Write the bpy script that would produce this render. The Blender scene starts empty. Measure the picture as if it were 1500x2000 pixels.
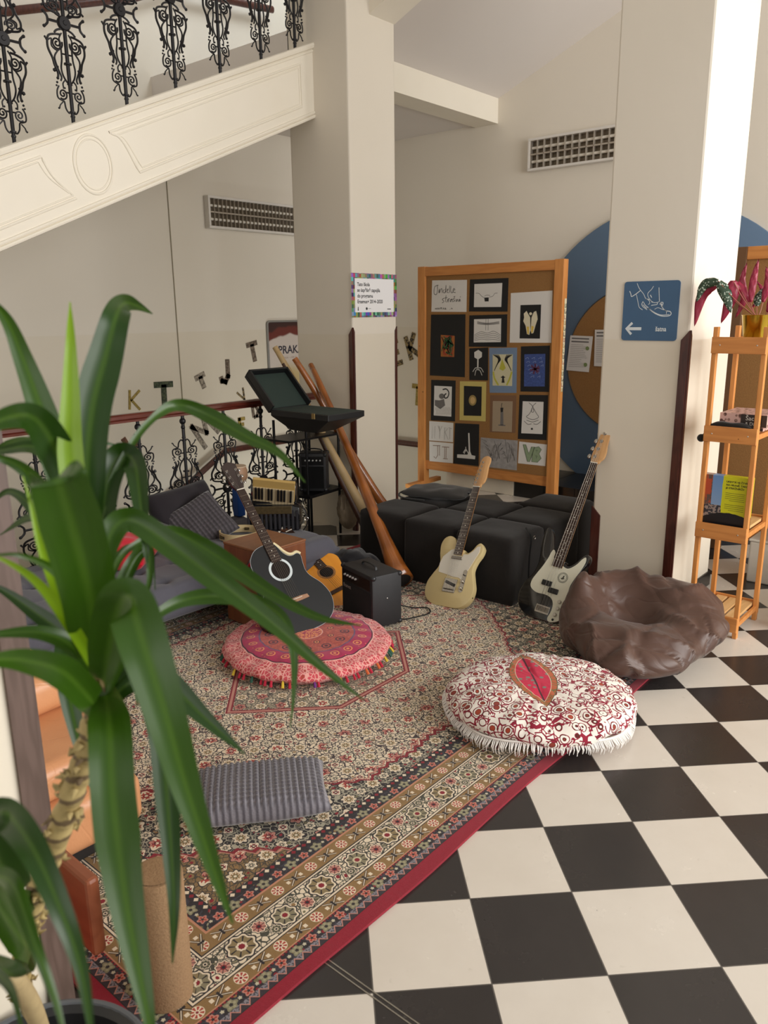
import bpy, bmesh, math, random
from mathutils import Vector, Matrix, noise
from mathutils.geometry import tessellate_polygon
PI = math.pi
random.seed(7)
scene = bpy.context.scene
COL = scene.collection

# ------------------------------------------------------------------ camera
CAM = Vector((-1.1971, -1.0799, 1.6445))
ROT = Matrix(((0.64896, -0.76075, -0.01078), (-0.19339, -0.15124, -0.96940), (0.73583, 0.63118, -0.24527)))
FPX = 1539.84
cam = bpy.data.cameras.new('camera'); cam_o = bpy.data.objects.new('camera', cam); COL.objects.link(cam_o)
cam.sensor_fit = 'VERTICAL'; cam.sensor_height = 36; cam.sensor_width = 27
cam.lens = FPX / 2000 * 36; cam.clip_start = 0.05
rx, ry, rz = ROT
cam_o.matrix_world = Matrix(((rx[0], -ry[0], -rz[0], CAM[0]), (rx[1], -ry[1], -rz[1], CAM[1]), (rx[2], -ry[2], -rz[2], CAM[2]), (0, 0, 0, 1)))
cam.dof.use_dof = True; cam.dof.focus_distance = 3.6; cam.dof.aperture_fstop = 6.0
scene.camera = cam_o

# ------------------------------------------------------------------ light
scene.view_settings.view_transform = 'Standard'; scene.view_settings.look = 'None'
scene.view_settings.gamma = 1; scene.view_settings.use_curve_mapping = False
scene.view_settings.exposure = 0.0
world = bpy.data.worlds.new('world'); scene.world = world; world.use_nodes = True
world.node_tree.nodes['Background'].inputs[0].default_value = (1.0, 0.95, 0.87, 1)
world.node_tree.nodes['Background'].inputs[1].default_value = 0.57

def area(name, loc, target, sx, sy, power, col=(1, 1, 1)):
    l = bpy.data.lights.new(name, 'AREA'); l.shape = 'RECTANGLE'; l.size = sx; l.size_y = sy; l.energy = power; l.color = col
    o = bpy.data.objects.new(name, l); COL.objects.link(o); o.location = loc
    d = Vector(target) - Vector(loc); o.rotation_euler = d.to_track_quat('-Z', 'Y').to_euler()
    return o
area('window_daylight', (3.2, -4.6, 2.3), (3.2, 3, 1.2), 6.5, 3.0, 470, (1.0, 0.985, 0.96))
area('camera_side_fill', (-5.2, -2.5, 2.6), (2, 2, 1.0), 3.0, 3.0, 55, (1.0, 0.97, 0.93))  # added soft fill from behind the camera, no known opening there
area('stair_window_daylight', (4.3, 4.0, 6.0), (3.3, 5.2, 4.3), 1.4, 1.0, 55, (0.84, 0.93, 1.0))

area('stairwell_fill', (3.95, 3.62, -.34), (4.2, 5.2, .35), .7, .4, 9, (0.95, 1.0, 0.97))  # hidden lamp below the floor edge, added to brighten the stairwell wall

# ------------------------------------------------------------------ pixel -> point on a plane of the place
def ray(x, y):
    a, b = (x - 750) / FPX, (y - 1000) / FPX
    return rx * a + ry * b + rz
def atZ(x, y, z=0.0):
    d = ray(x, y); return CAM + d * ((z - CAM[2]) / d[2])
def atX(x, y, u):
    d = ray(x, y); return CAM + d * ((u - CAM[0]) / d[0])
def atY(x, y, v):
    d = ray(x, y); return CAM + d * ((v - CAM[1]) / d[1])
def atD(x, y, t):
    return CAM + ray(x, y) * t

# ------------------------------------------------------------------ material expression helper
class MT:
    def __init__(s, name, rough=0.6, metal=0.0, spec=0.5):
        s.m = bpy.data.materials.new(name); s.m.use_nodes = True
        s.t = s.m.node_tree; s.n = s.t.nodes; s.l = s.t.links
        s.b = s.n['Principled BSDF']; s.b.inputs['Roughness'].default_value = rough; s.b.inputs['Metallic'].default_value = metal
        s.b.inputs['Specular IOR Level'].default_value = spec
    def put(s, sock, v):
        if isinstance(v, X): s.l.new(v.s, sock)
        else:
            if isinstance(v, (tuple, list)) and len(v) == 3 and sock.type == 'RGBA': v = (*v, 1)
            sock.default_value = v
    def math(s, op, *a):
        n = s.n.new('ShaderNodeMath'); n.operation = op
        for i, v in enumerate(a): s.put(n.inputs[i], v)
        return X(s, n.outputs[0])
    def coord(s, kind='Object'):
        n = s.n.new('ShaderNodeTexCoord'); p = s.n.new('ShaderNodeSeparateXYZ'); s.l.new(n.outputs[kind], p.inputs[0])
        s.vec = X(s, n.outputs[kind])
        return X(s, p.outputs[0]), X(s, p.outputs[1]), X(s, p.outputs[2])
    def comb(s, x, y, z=0.0):
        n = s.n.new('ShaderNodeCombineXYZ')
        for i, v in enumerate((x, y, z)): s.put(n.inputs[i], v)
        return X(s, n.outputs[0])
    def noise(s, vec, scale, detail=2.0, rough=0.5, out=0):
        n = s.n.new('ShaderNodeTexNoise'); s.l.new(vec.s, n.inputs['Vector']); n.inputs['Scale'].default_value = scale
        n.inputs['Detail'].default_value = detail; n.inputs['Roughness'].default_value = rough
        return X(s, n.outputs[out])
    def vor(s, vec, scale, feature='F1', out='Distance', rnd=1.0):
        n = s.n.new('ShaderNodeTexVoronoi'); n.feature = feature; s.l.new(vec.s, n.inputs['Vector']); n.inputs['Scale'].default_value = scale
        n.inputs['Randomness'].default_value = rnd
        return X(s, n.outputs[out])
    def mix(s, f, a, b):
        n = s.n.new('ShaderNodeMix'); n.data_type = 'RGBA'
        s.put(n.inputs[0], f); s.put(n.inputs[6], a); s.put(n.inputs[7], b)
        return X(s, n.outputs[2])
    def smooth(s, x, a, b):
        n = s.n.new('ShaderNodeMapRange'); n.interpolation_type = 'SMOOTHSTEP'
        s.put(n.inputs[0], x); n.inputs[1].default_value = a; n.inputs[2].default_value = b
        return X(s, n.outputs[0])
    def bump(s, h, dist=0.002, strength=1.0):
        n = s.n.new('ShaderNodeBump'); s.put(n.inputs['Height'], h); n.inputs['Distance'].default_value = dist; n.inputs['Strength'].default_value = strength
        s.l.new(n.outputs[0], s.b.inputs['Normal'])
    def base(s, c): s.put(s.b.inputs['Base Color'], c)
    def rough(s, c): s.put(s.b.inputs['Roughness'], c)
class X:
    def __init__(a, t, s): a.t = t; a.s = s
    def _(a, op, *o): return a.t.math(op, a, *o)
    def __add__(a, b): return a._('ADD', b)
    __radd__ = __add__
    def __mul__(a, b): return a._('MULTIPLY', b)
    __rmul__ = __mul__
    def __sub__(a, b): return a._('SUBTRACT', b)
    def __rsub__(a, b): return a.t.math('SUBTRACT', b, a)
    def __truediv__(a, b): return a._('DIVIDE', b)
    def __lt__(a, b): return a._('LESS_THAN', b)
    def __gt__(a, b): return a._('GREATER_THAN', b)
    def abs(a): return a._('ABSOLUTE')
    def mod(a, b): return a._('FLOORED_MODULO', b)
    def fl(a): return a._('FLOOR')
    def sin(a): return a._('SINE')
    def cos(a): return a._('COSINE')
    def sqrt(a): return a._('SQRT')
    def mn(a, b): return a._('MINIMUM', b)
    def mx(a, b): return a._('MAXIMUM', b)
    def atan2(a, b): return a._('ARCTAN2', b)
    def band(a, lo, hi): return a._('GREATER_THAN', lo) * a._('LESS_THAN', hi)
def hyp(x, y): return (x * x + y * y).sqrt()

def lin(h):
    h = h.lstrip('#'); c = [int(h[i:i + 2], 16) / 255 for i in (0, 2, 4)]
    return tuple(x / 12.92 if x < .04045 else ((x + .055) / 1.055) ** 2.4 for x in c)
_mc = {}
def flat(name, hexc, rough=0.6, metal=0.0, spec=0.5, var=0.06, scale=12.0, bump=0.0, coat=0.0):
    if name in _mc: return _mc[name]
    t = MT(name, rough, metal, spec); t.coord(); c = lin(hexc)
    n = t.noise(t.vec, scale, 3)
    t.base(t.mix(n, tuple(v * (1 - var) for v in c), tuple(min(1, v * (1 + var)) for v in c)))
    if bump: t.bump(t.noise(t.vec, scale * 12, 3), bump)
    if coat: t.b.inputs['Coat Weight'].default_value = coat; t.b.inputs['Coat Roughness'].default_value = .08
    _mc[name] = t.m; return t.m
def woodm(name, c1, c2, axis=2, scale=9.0, rough=0.5, knots=True, coat=0.0, stretch=9.0):
    if name in _mc: return _mc[name]
    t = MT(name, rough); x, y, z = t.coord(); q = [x, y, z]
    q = [v * (1.0 if i == axis else stretch) for i, v in enumerate(q)]
    vec = t.comb(*q); n = t.noise(vec, scale, 4, .6); g = t.noise(vec, scale * .35, 2)
    w = ((g * 30.0).sin() * .5 + .5) * .5 + n * .5
    c = t.mix(w, lin(c1), lin(c2))
    if knots:
        k = t.vor(t.comb(x, y, z), 9.0); k2 = t.noise(t.comb(x, y, z), 3.0)
        c = t.mix((k < .07) * (k2 > .5) * .7, c, lin('5a2c12'))
    t.base(c)
    if coat: t.b.inputs['Coat Weight'].default_value = coat; t.b.inputs['Coat Roughness'].default_value = .06
    _mc[name] = t.m; return t.m

# ------------------------------------------------------------------ object helpers
def obj(name, bm, mat, parent=None, smooth=False, label=None):
    me = bpy.data.meshes.new(name); bmesh.ops.recalc_face_normals(bm, faces=bm.faces) if not getattr(bm, 'keep', 0) else None
    bm.to_mesh(me); bm.free()
    for m in (mat if isinstance(mat, (list, tuple)) else [mat]): me.materials.append(m)
    if smooth:
        me.polygons.foreach_set('use_smooth', [True] * len(me.polygons))
        if smooth != 'all': me.set_sharp_from_angle(angle=math.radians(40))
    o = bpy.data.objects.new(name, me); COL.objects.link(o)
    if parent: o.parent = parent
    if label: o['label'] = label
    return o
def tag(o, label, cat, group=None, kind=None):
    if label: o['label'] = label
    if cat: o['category'] = cat
    if group: o['group'] = group
    if kind: o['kind'] = kind
    return o
def thing(name, label, cat, loc=(0, 0, 0), rotz=0, group=None, mat=None):
    o = bpy.data.objects.new(name, None); COL.objects.link(o); o.empty_display_size = .05
    if mat is not None: o.matrix_world = mat
    else: o.location = loc; o.rotation_euler = (0, 0, rotz)
    return tag(o, label, cat, group)
def struct(name, bm, mat, parent=None, smooth=False):
    o = obj(name, bm, mat, parent, smooth)
    if not parent: o['kind'] = 'structure'
    return o
def dup(root, label=None, name=None):
    r = root.copy(); COL.objects.link(r)
    if label: r['label'] = label
    for ch in list(root.children):
        c = ch.copy(); COL.objects.link(c); c.parent = r
        for g in ch.children:
            d = g.copy(); COL.objects.link(d); d.parent = c
    return r
def B(): return bmesh.new()
def bx(bm, x0, x1, y0, y1, z0, z1, bev=0.0, M=None, seg=2):
    r = bmesh.ops.create_cube(bm, size=1); vs = r['verts']
    T = Matrix.Translation(((x0 + x1) / 2, (y0 + y1) / 2, (z0 + z1) / 2)) @ Matrix.Diagonal((abs(x1 - x0), abs(y1 - y0), abs(z1 - z0), 1))
    bmesh.ops.transform(bm, matrix=T, verts=vs)
    if bev:
        es = list({e for v in vs for e in v.link_edges})
        rr = bmesh.ops.bevel(bm, geom=es, offset=bev, segments=seg, affect='EDGES', profile=.5)
        vs = list(set(rr['verts']) | {v for v in vs if v.is_valid})
    if M: bmesh.ops.transform(bm, matrix=M, verts=vs)
    return bm
def box(x0, x1, y0, y1, z0, z1, bev=0.0, M=None): return bx(B(), x0, x1, y0, y1, z0, z1, bev, M)
def frames(pts, closed=False):
    pts = [Vector(p) for p in pts]; n = len(pts); out = []
    up = None
    for i in range(n):
        a = pts[i - 1] if (i > 0 or closed) else pts[i]; b = pts[(i + 1) % n] if (i < n - 1 or closed) else pts[i]
        t = (b - a).normalized() if (b - a).length > 1e-9 else Vector((0, 0, 1))
        if up is None:
            up = Vector((0, 0, 1)) if abs(t.z) < .9 else Vector((1, 0, 0))
        s = t.cross(up)
        if s.length < 1e-6: s = t.cross(Vector((1, .3, 0)))
        s.normalize(); up = s.cross(t).normalized()
        out.append((pts[i], t, s, up))
    return out
def tube(bm, pts, r, n=8, closed=False, cap=True, flat=1.0):
    fr = frames(pts, closed); rings = []
    for i, (p, t, s, u) in enumerate(fr):
        rr = r[i] if isinstance(r, (list, tuple)) else r
        rings.append([bm.verts.new(p + s * (math.cos(2 * PI * k / n) * rr) + u * (math.sin(2 * PI * k / n) * rr * flat)) for k in range(n)])
    m = len(rings)
    for i in range(m if closed else m - 1):
        a, b = rings[i], rings[(i + 1) % m]
        for k in range(n): bm.faces.new((a[k], a[(k + 1) % n], b[(k + 1) % n], b[k]))
    if cap and not closed:
        bm.faces.new(rings[0][::-1]); bm.faces.new(rings[-1])
    return bm
def lathe(bm, prof, n=32, M=None, axis='z'):
    rings = []; vs = []
    for r, z in prof:
        if r < 1e-5: ring = [bm.verts.new((0, 0, z))]
        else: ring = [bm.verts.new((r * math.cos(2 * PI * k / n), r * math.sin(2 * PI * k / n), z)) for k in range(n)]
        rings.append(ring); vs += ring
    for a, b in zip(rings, rings[1:]):
        if len(a) == 1 and len(b) == 1: continue
        for k in range(n):
            k2 = (k + 1) % n
            if len(a) == 1: bm.faces.new((a[0], b[k], b[k2]))
            elif len(b) == 1: bm.faces.new((a[k], a[k2], b[0]))
            else: bm.faces.new((a[k], a[k2], b[k2], b[k]))
    if M: bmesh.ops.transform(bm, matrix=M, verts=vs)
    return bm
def spline(pts, n=8, closed=False):
    P = [Vector(p) for p in pts]; out = []; m = len(P)
    def g(i): return P[i % m] if closed else (P[0] * 2 - P[1] if i < 0 else (P[-1] * 2 - P[-2] if i >= m else P[i]))
    for i in range(m if closed else m - 1):
        a, b, c, d = g(i - 1), g(i), g(i + 1), g(i + 2)
        for k in range(n):
            t = k / n
            out.append(((2 * b) + (c - a) * t + (2 * a - 5 * b + 4 * c - d) * t * t + (3 * b - a - 3 * c + d) * t ** 3) * .5)
    if not closed: out.append(P[-1].copy())
    return out
def prism(bm, poly, z0, z1, M=None, bev=0.0):
    """poly: 2D outline -> solid between z0 and z1"""
    pts = [Vector((p[0], p[1], 0)) for p in poly]
    lo = [bm.verts.new((p.x, p.y, z0)) for p in pts]; vs = list(lo)
    layers = [lo]
    if bev:
        n = len(pts)
        def ins(d):
            o = []
            for i in range(n):
                a, b = pts[i - 1], pts[(i + 1) % n]; t = (b - a).normalized(); nn = Vector((-t.y, t.x, 0)); o.append(pts[i] + nn * d)
            return o
        area2 = sum(pts[i].x * pts[(i + 1) % n].y - pts[(i + 1) % n].x * pts[i].y for i in range(n))
        sg = 1 if area2 > 0 else -1
        i1 = ins(sg * bev)
        layers = []
        for q, z in ((i1, z0), (pts, z0 + bev), (pts, z1 - bev), (ins(sg * bev * .3), z1 - bev * .3), (i1, z1)):
            layers.append([bm.verts.new((p.x, p.y, z)) for p in q])
        for v in lo: bm.verts.remove(v)
        vs = [v for l in layers for v in l]
    else:
        hi = [bm.verts.new((p.x, p.y, z1)) for p in pts]; layers.append(hi); vs += hi
    n = len(pts)
    for a, b in zip(layers, layers[1:]):
        for i in range(n): bm.faces.new((a[i], a[(i + 1) % n], b[(i + 1) % n], b[i]))
    for L in (layers[0], layers[-1]):
        for tri in tessellate_polygon([[v.co for v in L]]):
            try: bm.faces.new([L[i] for i in tri])
            except ValueError: pass
    if M: bmesh.ops.transform(bm, matrix=M, verts=vs)
    return bm
def ribbon2d(bm, pts, w, z0, z1):
    """a thin stroke following 2D points"""
    P = [Vector((p[0], p[1])) for p in pts]; n = len(P); L = []; R_ = []
    for i in range(n):
        a = P[max(0, i - 1)]; b = P[min(n - 1, i + 1)]; t = b - a
        t = t.normalized() if t.length > 1e-9 else Vector((1, 0)); nn = Vector((-t.y, t.x)) * (w / 2)
        L.append(bm.verts.new((P[i].x + nn.x, P[i].y + nn.y, z1))); R_.append(bm.verts.new((P[i].x - nn.x, P[i].y - nn.y, z1)))
    for i in range(n - 1): bm.faces.new((L[i], L[i + 1], R_[i + 1], R_[i]))
    return bm
def disc2d(bm, cx, cy, r, z, n=20, ry_=None):
    bm.faces.new([bm.verts.new((cx + r * math.cos(2 * PI * k / n), cy + (ry_ or r) * math.sin(2 * PI * k / n), z)) for k in range(n)]); return bm
def circ(cx, cy, r, n=24, a0=0, a1=2 * PI, ry_=None):
    return [(cx + r * math.cos(a0 + (a1 - a0) * k / n), cy + (ry_ or r) * math.sin(a0 + (a1 - a0) * k / n)) for k in range(n + 1)]
def text_mesh(s, size, depth=0.0004, align='LEFT', shear=0.0, weight=0.0, squeeze=1.0):
    c = bpy.data.curves.new('lettering', 'FONT'); c.body = s; c.size = size; c.extrude = depth; c.align_x = align; c.shear = shear; c.offset = weight
    c.resolution_u = 3
    o = bpy.data.objects.new('lettering', c); COL.objects.link(o)
    dg = bpy.context.evaluated_depsgraph_get(); me = bpy.data.meshes.new_from_object(o.evaluated_get(dg))
    bm = B(); bm.from_mesh(me); bpy.data.objects.remove(o); bpy.data.curves.remove(c); bpy.data.meshes.remove(me)
    if squeeze != 1.0: bmesh.ops.transform(bm, matrix=Matrix.Diagonal((squeeze, 1, 1, 1)), verts=bm.verts)
    return bm
def moved(bm, M):
    bmesh.ops.transform(bm, matrix=M, verts=bm.verts); return bm
def merge(bm, other):
    me = bpy.data.meshes.new('tmp'); other.to_mesh(me); other.free(); bm.from_mesh(me); bpy.data.meshes.remove(me); return bm
TR = Matrix.Translation
def RX(a): return Matrix.Rotation(a, 4, 'X')
def RY(a): return Matrix.Rotation(a, 4, 'Y')
def RZ(a): return Matrix.Rotation(a, 4, 'Z')
def basis(o, ex, ey, ez):
    M = Matrix.Identity(4)
    for i in range(3): M[i][0] = ex[i]; M[i][1] = ey[i]; M[i][2] = ez[i]; M[i][3] = o[i]
    return M
# wall frames: local x to the viewer's right, y up, z out of the wall
def on_u(u, v, z): return basis((u, v, z), (0, -1, 0), (0, 0, 1), (-1, 0, 0))     # face looking towards -u
def on_v(u, v, z): return basis((u, v, z), (1, 0, 0), (0, 0, 1), (0, -1, 0))      # face looking towards -v
def puff(w, d, h, n=24, sq=4.0, crease=0.0, seed=0, ribs=None):
    """cushion: grid top and bottom, local x width, y depth, centre at z=h/2"""
    bm = B(); N = n
    def H(a, b):
        e = (1 - abs(a) ** sq) * (1 - abs(b) ** sq); return max(0, e) ** .45
    def P(a, b, s):
        pin = 1 - .05 * (abs(a) * abs(b)) ** 2 * 0 - .06 * ((1 - abs(a)) * (abs(b) > .999) + 0)
        x = a * w / 2 * (1 - .05 * (1 - b * b) * 0 - .05 * (1 - abs(b) ** 2) * (abs(a) ** 6)); y = b * d / 2 * (1 - .05 * (1 - a * a) * (abs(b) ** 6))
        hh = H(a, b) * h / 2
        if crease: hh *= 1 + crease * noise.noise(Vector((x * 9 + seed, y * 9, s)))
        if ribs and s > 0 and hh > 0: hh += ribs[1] * min(1, H(a, b) * 2) * (abs(math.sin(PI * x / ribs[0])) ** .6) * (.55 + .45 * abs(math.sin(PI * y / ribs[0])) ** .6)
        return Vector((x, y, h / 2 + s * hh))
    g = [[[bm.verts.new(P(-1 + 2 * i / N, -1 + 2 * j / N, s)) for j in range(N + 1)] for i in range(N + 1)] for s in (1, -1)]
    for s in (0, 1):
        for i in range(N):
            for j in range(N):
                q = (g[s][i][j], g[s][i + 1][j], g[s][i + 1][j + 1], g[s][i][j + 1]); bm.faces.new(q if s == 0 else q[::-1])
    bmesh.ops.remove_doubles(bm, verts=bm.verts, dist=.0004)
    return bm

# ------------------------------------------------------------------ setting: materials
def plaster():
    t = MT('wall_plaster', .75); x, y, z = t.coord()
    n = t.noise(t.vec, 1.3, 3); n2 = t.noise(t.vec, 14, 4)
    up = t.mix(n, lin('dcd4c5'), lin('e4dccf')); low = t.mix(n, lin('d9cfbd'), lin('dfd6c5'))
    d = (z < 1.49); t.base(t.mix(d, up, low)); t.rough(.75 - d * .35); t.bump(n2, .0015, .6)
    return t.m
PLASTER = plaster()
def whitepl():
    t = MT('cream_plaster', .7); t.coord(); n = t.noise(t.vec, 3, 3)
    t.base(t.mix(n, lin('e5ddcc'), lin('ece5d7'))); t.bump(t.noise(t.vec, 20, 3), .001, .5); return t.m
CREAM = whitepl()
SOFFIT = flat('soffit_paint', 'd9d2cc', .8, var=.02, scale=2)
DARKWOOD = woodm('dark_mahogany', '3a1a14', '552a20', axis=2, rough=.28, knots=False, coat=.3)
RAILWOOD = woodm('rail_mahogany', '4e2018', '6b3025', axis=0, rough=.25, knots=False, coat=.4)
def floor_mat():
    t = MT('checker_tiles', .22); u, v, z = t.coord()
    c = .70710678
    x = (u - v) * c; y = (u + v) * c
    i = (x / .3).fl(); j = (y / .3).fl(); par = (i + j).mod(2.0) < .5
    fx = (x / .3).mod(1.0); fy = (y / .3).mod(1.0)
    e = fx.mn(1.0 - fx).mn(fy.mn(1.0 - fy)); g = e < .0055
    n = t.noise(t.vec, 4, 5, .6); n2 = t.noise(t.vec, 26, 3)
    wn = t.n.new('ShaderNodeTexWhiteNoise'); t.l.new(t.comb(i, j).s, wn.inputs['Vector']); w = X(t, wn.outputs['Value'])
    cr = t.mix(n, lin('c9c0b4'), lin('dcd5cb')); cr = t.mix(w * .35, cr, lin('d9cfc0'))
    cr = t.mix(t.smooth(n2, .66, .8) * .35, cr, lin('b0a89a'))
    bl = t.mix(n, lin('2a2726'), lin('363231'))
    sp = t.vor(t.vec, 7.0) < .012
    bl = t.mix(sp * .6, bl, lin('8a847a')); cr = t.mix(sp * .6, cr, lin('4a443c'))
    col = t.mix(par, bl, cr); col = t.mix(g, col, lin('57524c'))
    t.base(col); t.rough(.2 + n * .12 + g * .4); t.bump(e.mn(.012), .02, .3)
    return t.m
FLOOR = floor_mat()

# floor slab, lower stair landing and steps behind the balustrade
struct('floor', box(-7, 9, -7, 3.38, -.3, 0), FLOOR)
struct('floor_stair_landing', box(3.66, 5.6, 3.38, 5.2, -.9, -.62), FLOOR)
bm = B()
for k in range(9):
    bx(bm, 3.66 - .3 * (k + 1), 3.66 - .3 * k, 3.38, 5.2, -2.6, -.62 - .165 * (k + 1))
struct('stair_steps_down', bm, flat('stone_step', 'b8afa2', .5))
struct('floor_stairwell_bottom', box(-7, .97, 3.38, 5.2, -2.7, -2.1), FLOOR)
# walls
struct('wall_left', box(-7, 5.9, 5.2, 5.45, -2.7, 6.2), PLASTER)
struct('wall_back', box(5.6, 5.85, -7, 5.2, -2.7, 6.2), PLASTER)
struct('ceiling', box(-7, 6, -1.2, 5.4, 6.2, 6.4), SOFFIT)
struct('wall_stairwell', box(-7, 5.6, 3.30, 3.38, -2.7, -.3), PLASTER)
struct('wall_pipe_chase_joint', box(3.225, 3.232, 5.192, 5.2, .3, 3.4), flat('joint_line', '8f866f', .7))
# black tile skirting on the back wall, right of the white block
bm = B()
for k in range(6): bx(bm, 4.93, 5.6, 2.60 - .3 * (k + 1) + .003, 2.60 - .3 * k, 0, .15, .002)
for k in range(6, 14): bx(bm, 5.585, 5.6, 2.60 - .3 * (k + 1) + .003, 2.60 - .3 * k, 0, .12, .002)
struct('baseboard_back', bm, flat('black_tile', '191716', .3))
struct('wall_low_plinth', box(4.93, 5.6, 2.61, 3.37, 0, .29, .004), PLASTER)
# pillars
def pillar(name, u0, u1, v0, v1, z0, z1):
    return struct(name, box(u0, u1, v0, v1, z0, z1, .012), PLASTER)
pillar('pillar_centre', 3.15, 3.65, 2.93, 3.52, -.7, 6.2)
pillar('pillar_right', 2.94, 3.58, .404, .88, 0, 6.2)
pillar('pillar_near', -1.5, -.640, .222, .85, 0, 6.2)
struct('baseboard_pillar_right', box(2.94, 3.592, .392, .404, 0, .09, .003), flat('black_tile', '191716', .3))
# dark corner guards with pointed tips
def guard(name, u, v, su, sv, w=.036, z1=1.54, t=.008, w2=.014, mat=None):
    """two strips wrapping the corner at (u, v); su / sv point into the pillar"""
    bm = B()
    pr = [(0, 0), (w2, 0), (w2, z1 - .03), (0, z1)]; pr2 = [(0, 0), (w, 0), (w, z1 - .05), (0, z1)]
    if su: prism(bm, [(a * (1 if su > 0 else -1), b) for a, b in pr], -.001, t, on_v(u, v, 0) if sv > 0 else basis((u, v, 0), (1, 0, 0), (0, 0, 1), (0, 1, 0)))
    if sv: prism(bm, [(a * (-1 if sv > 0 else 1), b) for a, b in pr2], -.001, t, on_u(u, v, 0) if su > 0 else basis((u, v, 0), (0, -1, 0), (0, 0, 1), (1, 0, 0)))
    struct(name, bm, mat or DARKWOOD)
guard('trim_1', 3.15, 2.93, 1, 1); guard('trim_2', 3.65, 2.93, -1, 1, w2=.022)
guard('trim_3', 2.94, .404, 1, 1, w=.042); guard('trim_4', 2.94, .88, 1, -1, w=.05, z1=.55)
guard('trim_5', -.640, .222, -1, 1, w2=.043, mat=woodm('aged_corner_wood', '4e3c33', '66524a', axis=2, rough=.5, knots=False))
# soffits over the right bay: landing, cross beam, rising stair soffit and its stringer
struct('ceiling_landing_soffit', box(-7 + 10.15, 5.6, 3.5, 5.2, 3.36, 3.6), SOFFIT)
struct('beam_cross', box(3.65, 5.6, 3.3, 3.55, 3.34, 3.62), CREAM)
bm = B()
z_at = lambda v: 3.53 + .40 * (3.36 - v)
vs = [(3.4, 3.36), (3.4, -.3), (5.6, -.3), (5.6, 3.36)]
lo = [bm.verts.new((a, b, z_at(b))) for a, b in vs]; hi = [bm.verts.new((a, b, z_at(b) + .2)) for a, b in vs]
bm.faces.new(lo); bm.faces.new(hi)
for k in range(4): bm.faces.new((lo[k], lo[(k + 1) % 4], hi[(k + 1) % 4], hi[k]))
struct('ceiling_stair_soffit', bm, SOFFIT)
bm = B()
prism(bm, [(2.93, 3.63), (-1.2, 3.63 + .40 * 4.13), (-1.2, 4.2 + .40 * 4.13), (2.93, 4.2)], 0, .27, basis((3.38, 0, 0), (0, 1, 0), (0, 0, 1), (1, 0, 0)))
struct('beam_stair_stringer', bm, CREAM)
# stone-like moulding high on the back wall at the right edge of the view
bm = B(); bx(bm, 5.55, 5.6, -6, .3, 3.02, 3.06, .01); bx(bm, 5.57, 5.6, -6, .3, 2.86, 2.88, .004)
struct('trim_6', bm, CREAM)
# floor expansion joint
bm = B()
for k in (0, .013): bx(bm, -.012 + k, -.0085 + k, -3, .5, -.001, .0012)
struct('trim_7', bm, flat('joint_metal', 'b9b6ae', .35, 1.0))

# stair flight overhead at the left: stringer with panel mouldings, tread slab
SA = .432                                    # slope
def ztop(u): return 3.466 + SA * (u - 3.15)
def zbot(u): return 2.997 + SA * (u - 3.15)
U0 = -2.2
S = math.sqrt(1 + SA * SA)
bm = B()
prism(bm, [(U0, zbot(U0)), (3.16, zbot(3.16)), (3.16, ztop(3.16)), (U0, ztop(U0))], 0, .14, on_v(0, 3.40, 0))
stringer = struct('stair_stringer_beam', bm, CREAM)
def mould(path, r=.009, closed=False, v=3.26):
    b = B(); tube(b, [(p[0], v, p[1]) for p in path], r, 8, closed, flat=1.0); return b
L = B()
merge(L, mould([(U0, ztop(U0) - .012), (3.16, ztop(3.16) - .012)], .02)); merge(L, mould([(U0, ztop(U0) - .045), (3.16, ztop(3.16) - .045)], .008))
merge(L, mould([(U0, zbot(U0) + .03), (3.16, zbot(3.16) + .03)], .010)); merge(L, mould([(U0, zbot(U0) + .005), (3.16, zbot(3.16) + .005)], .012))
for off, r in ((0, .0075), (.02, .005)):
    a, b = 1.60 + off, 3.03 - off
    top = lambda u: ztop(u) - .10 - off; bot = lambda u: zbot(u) + .10 + off
    arc = spline([(a - .10 + off, top(a - .1), 0), (a - .02, (top(a) + bot(a)) / 2 + .06, 0), (a + .08, bot(a + .08), 0)], 6)
    path = [(b, top(b)), (b, bot(b))] + [(p.x, p.y) for p in arc[::-1]] + [(b, top(b))]
    merge(L, mould(path, r))
    a2, b2 = -1.6 + off, 1.12 - off
    arc = spline([(b2 - .04, top(b2 - .04), 0), (b2 + .02, (top(b2) + bot(b2)) / 2 + .02, 0), (b2 + .14, bot(b2 + .14), 0)], 6)
    merge(L, mould([(a2, top(a2))] + [(p.x, p.y) for p in arc] + [(a2, bot(a2)), (a2, top(a2))], r))
    rr = .138 - off; cu = 1.385; cz = (ztop(cu) + zbot(cu)) / 2
    merge(L, mould([(cu + rr * .86 * math.cos(q), cz + rr * 1.12 * math.sin(q) + .0) for q in [2 * PI * k / 36 for k in range(36)]], r, True))
obj('panel_moulding', L, CREAM, stringer, True)
bm = B()
nst = 20
for k in range(nst):
    u1 = 3.15 - .30 * k; bx(bm, u1 - .30, u1, 3.40, 5.2, ztop(u1 - .3) - .30, ztop(u1 - .3) - .06)
struct('stair_steps_up', bm, CREAM)

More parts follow.
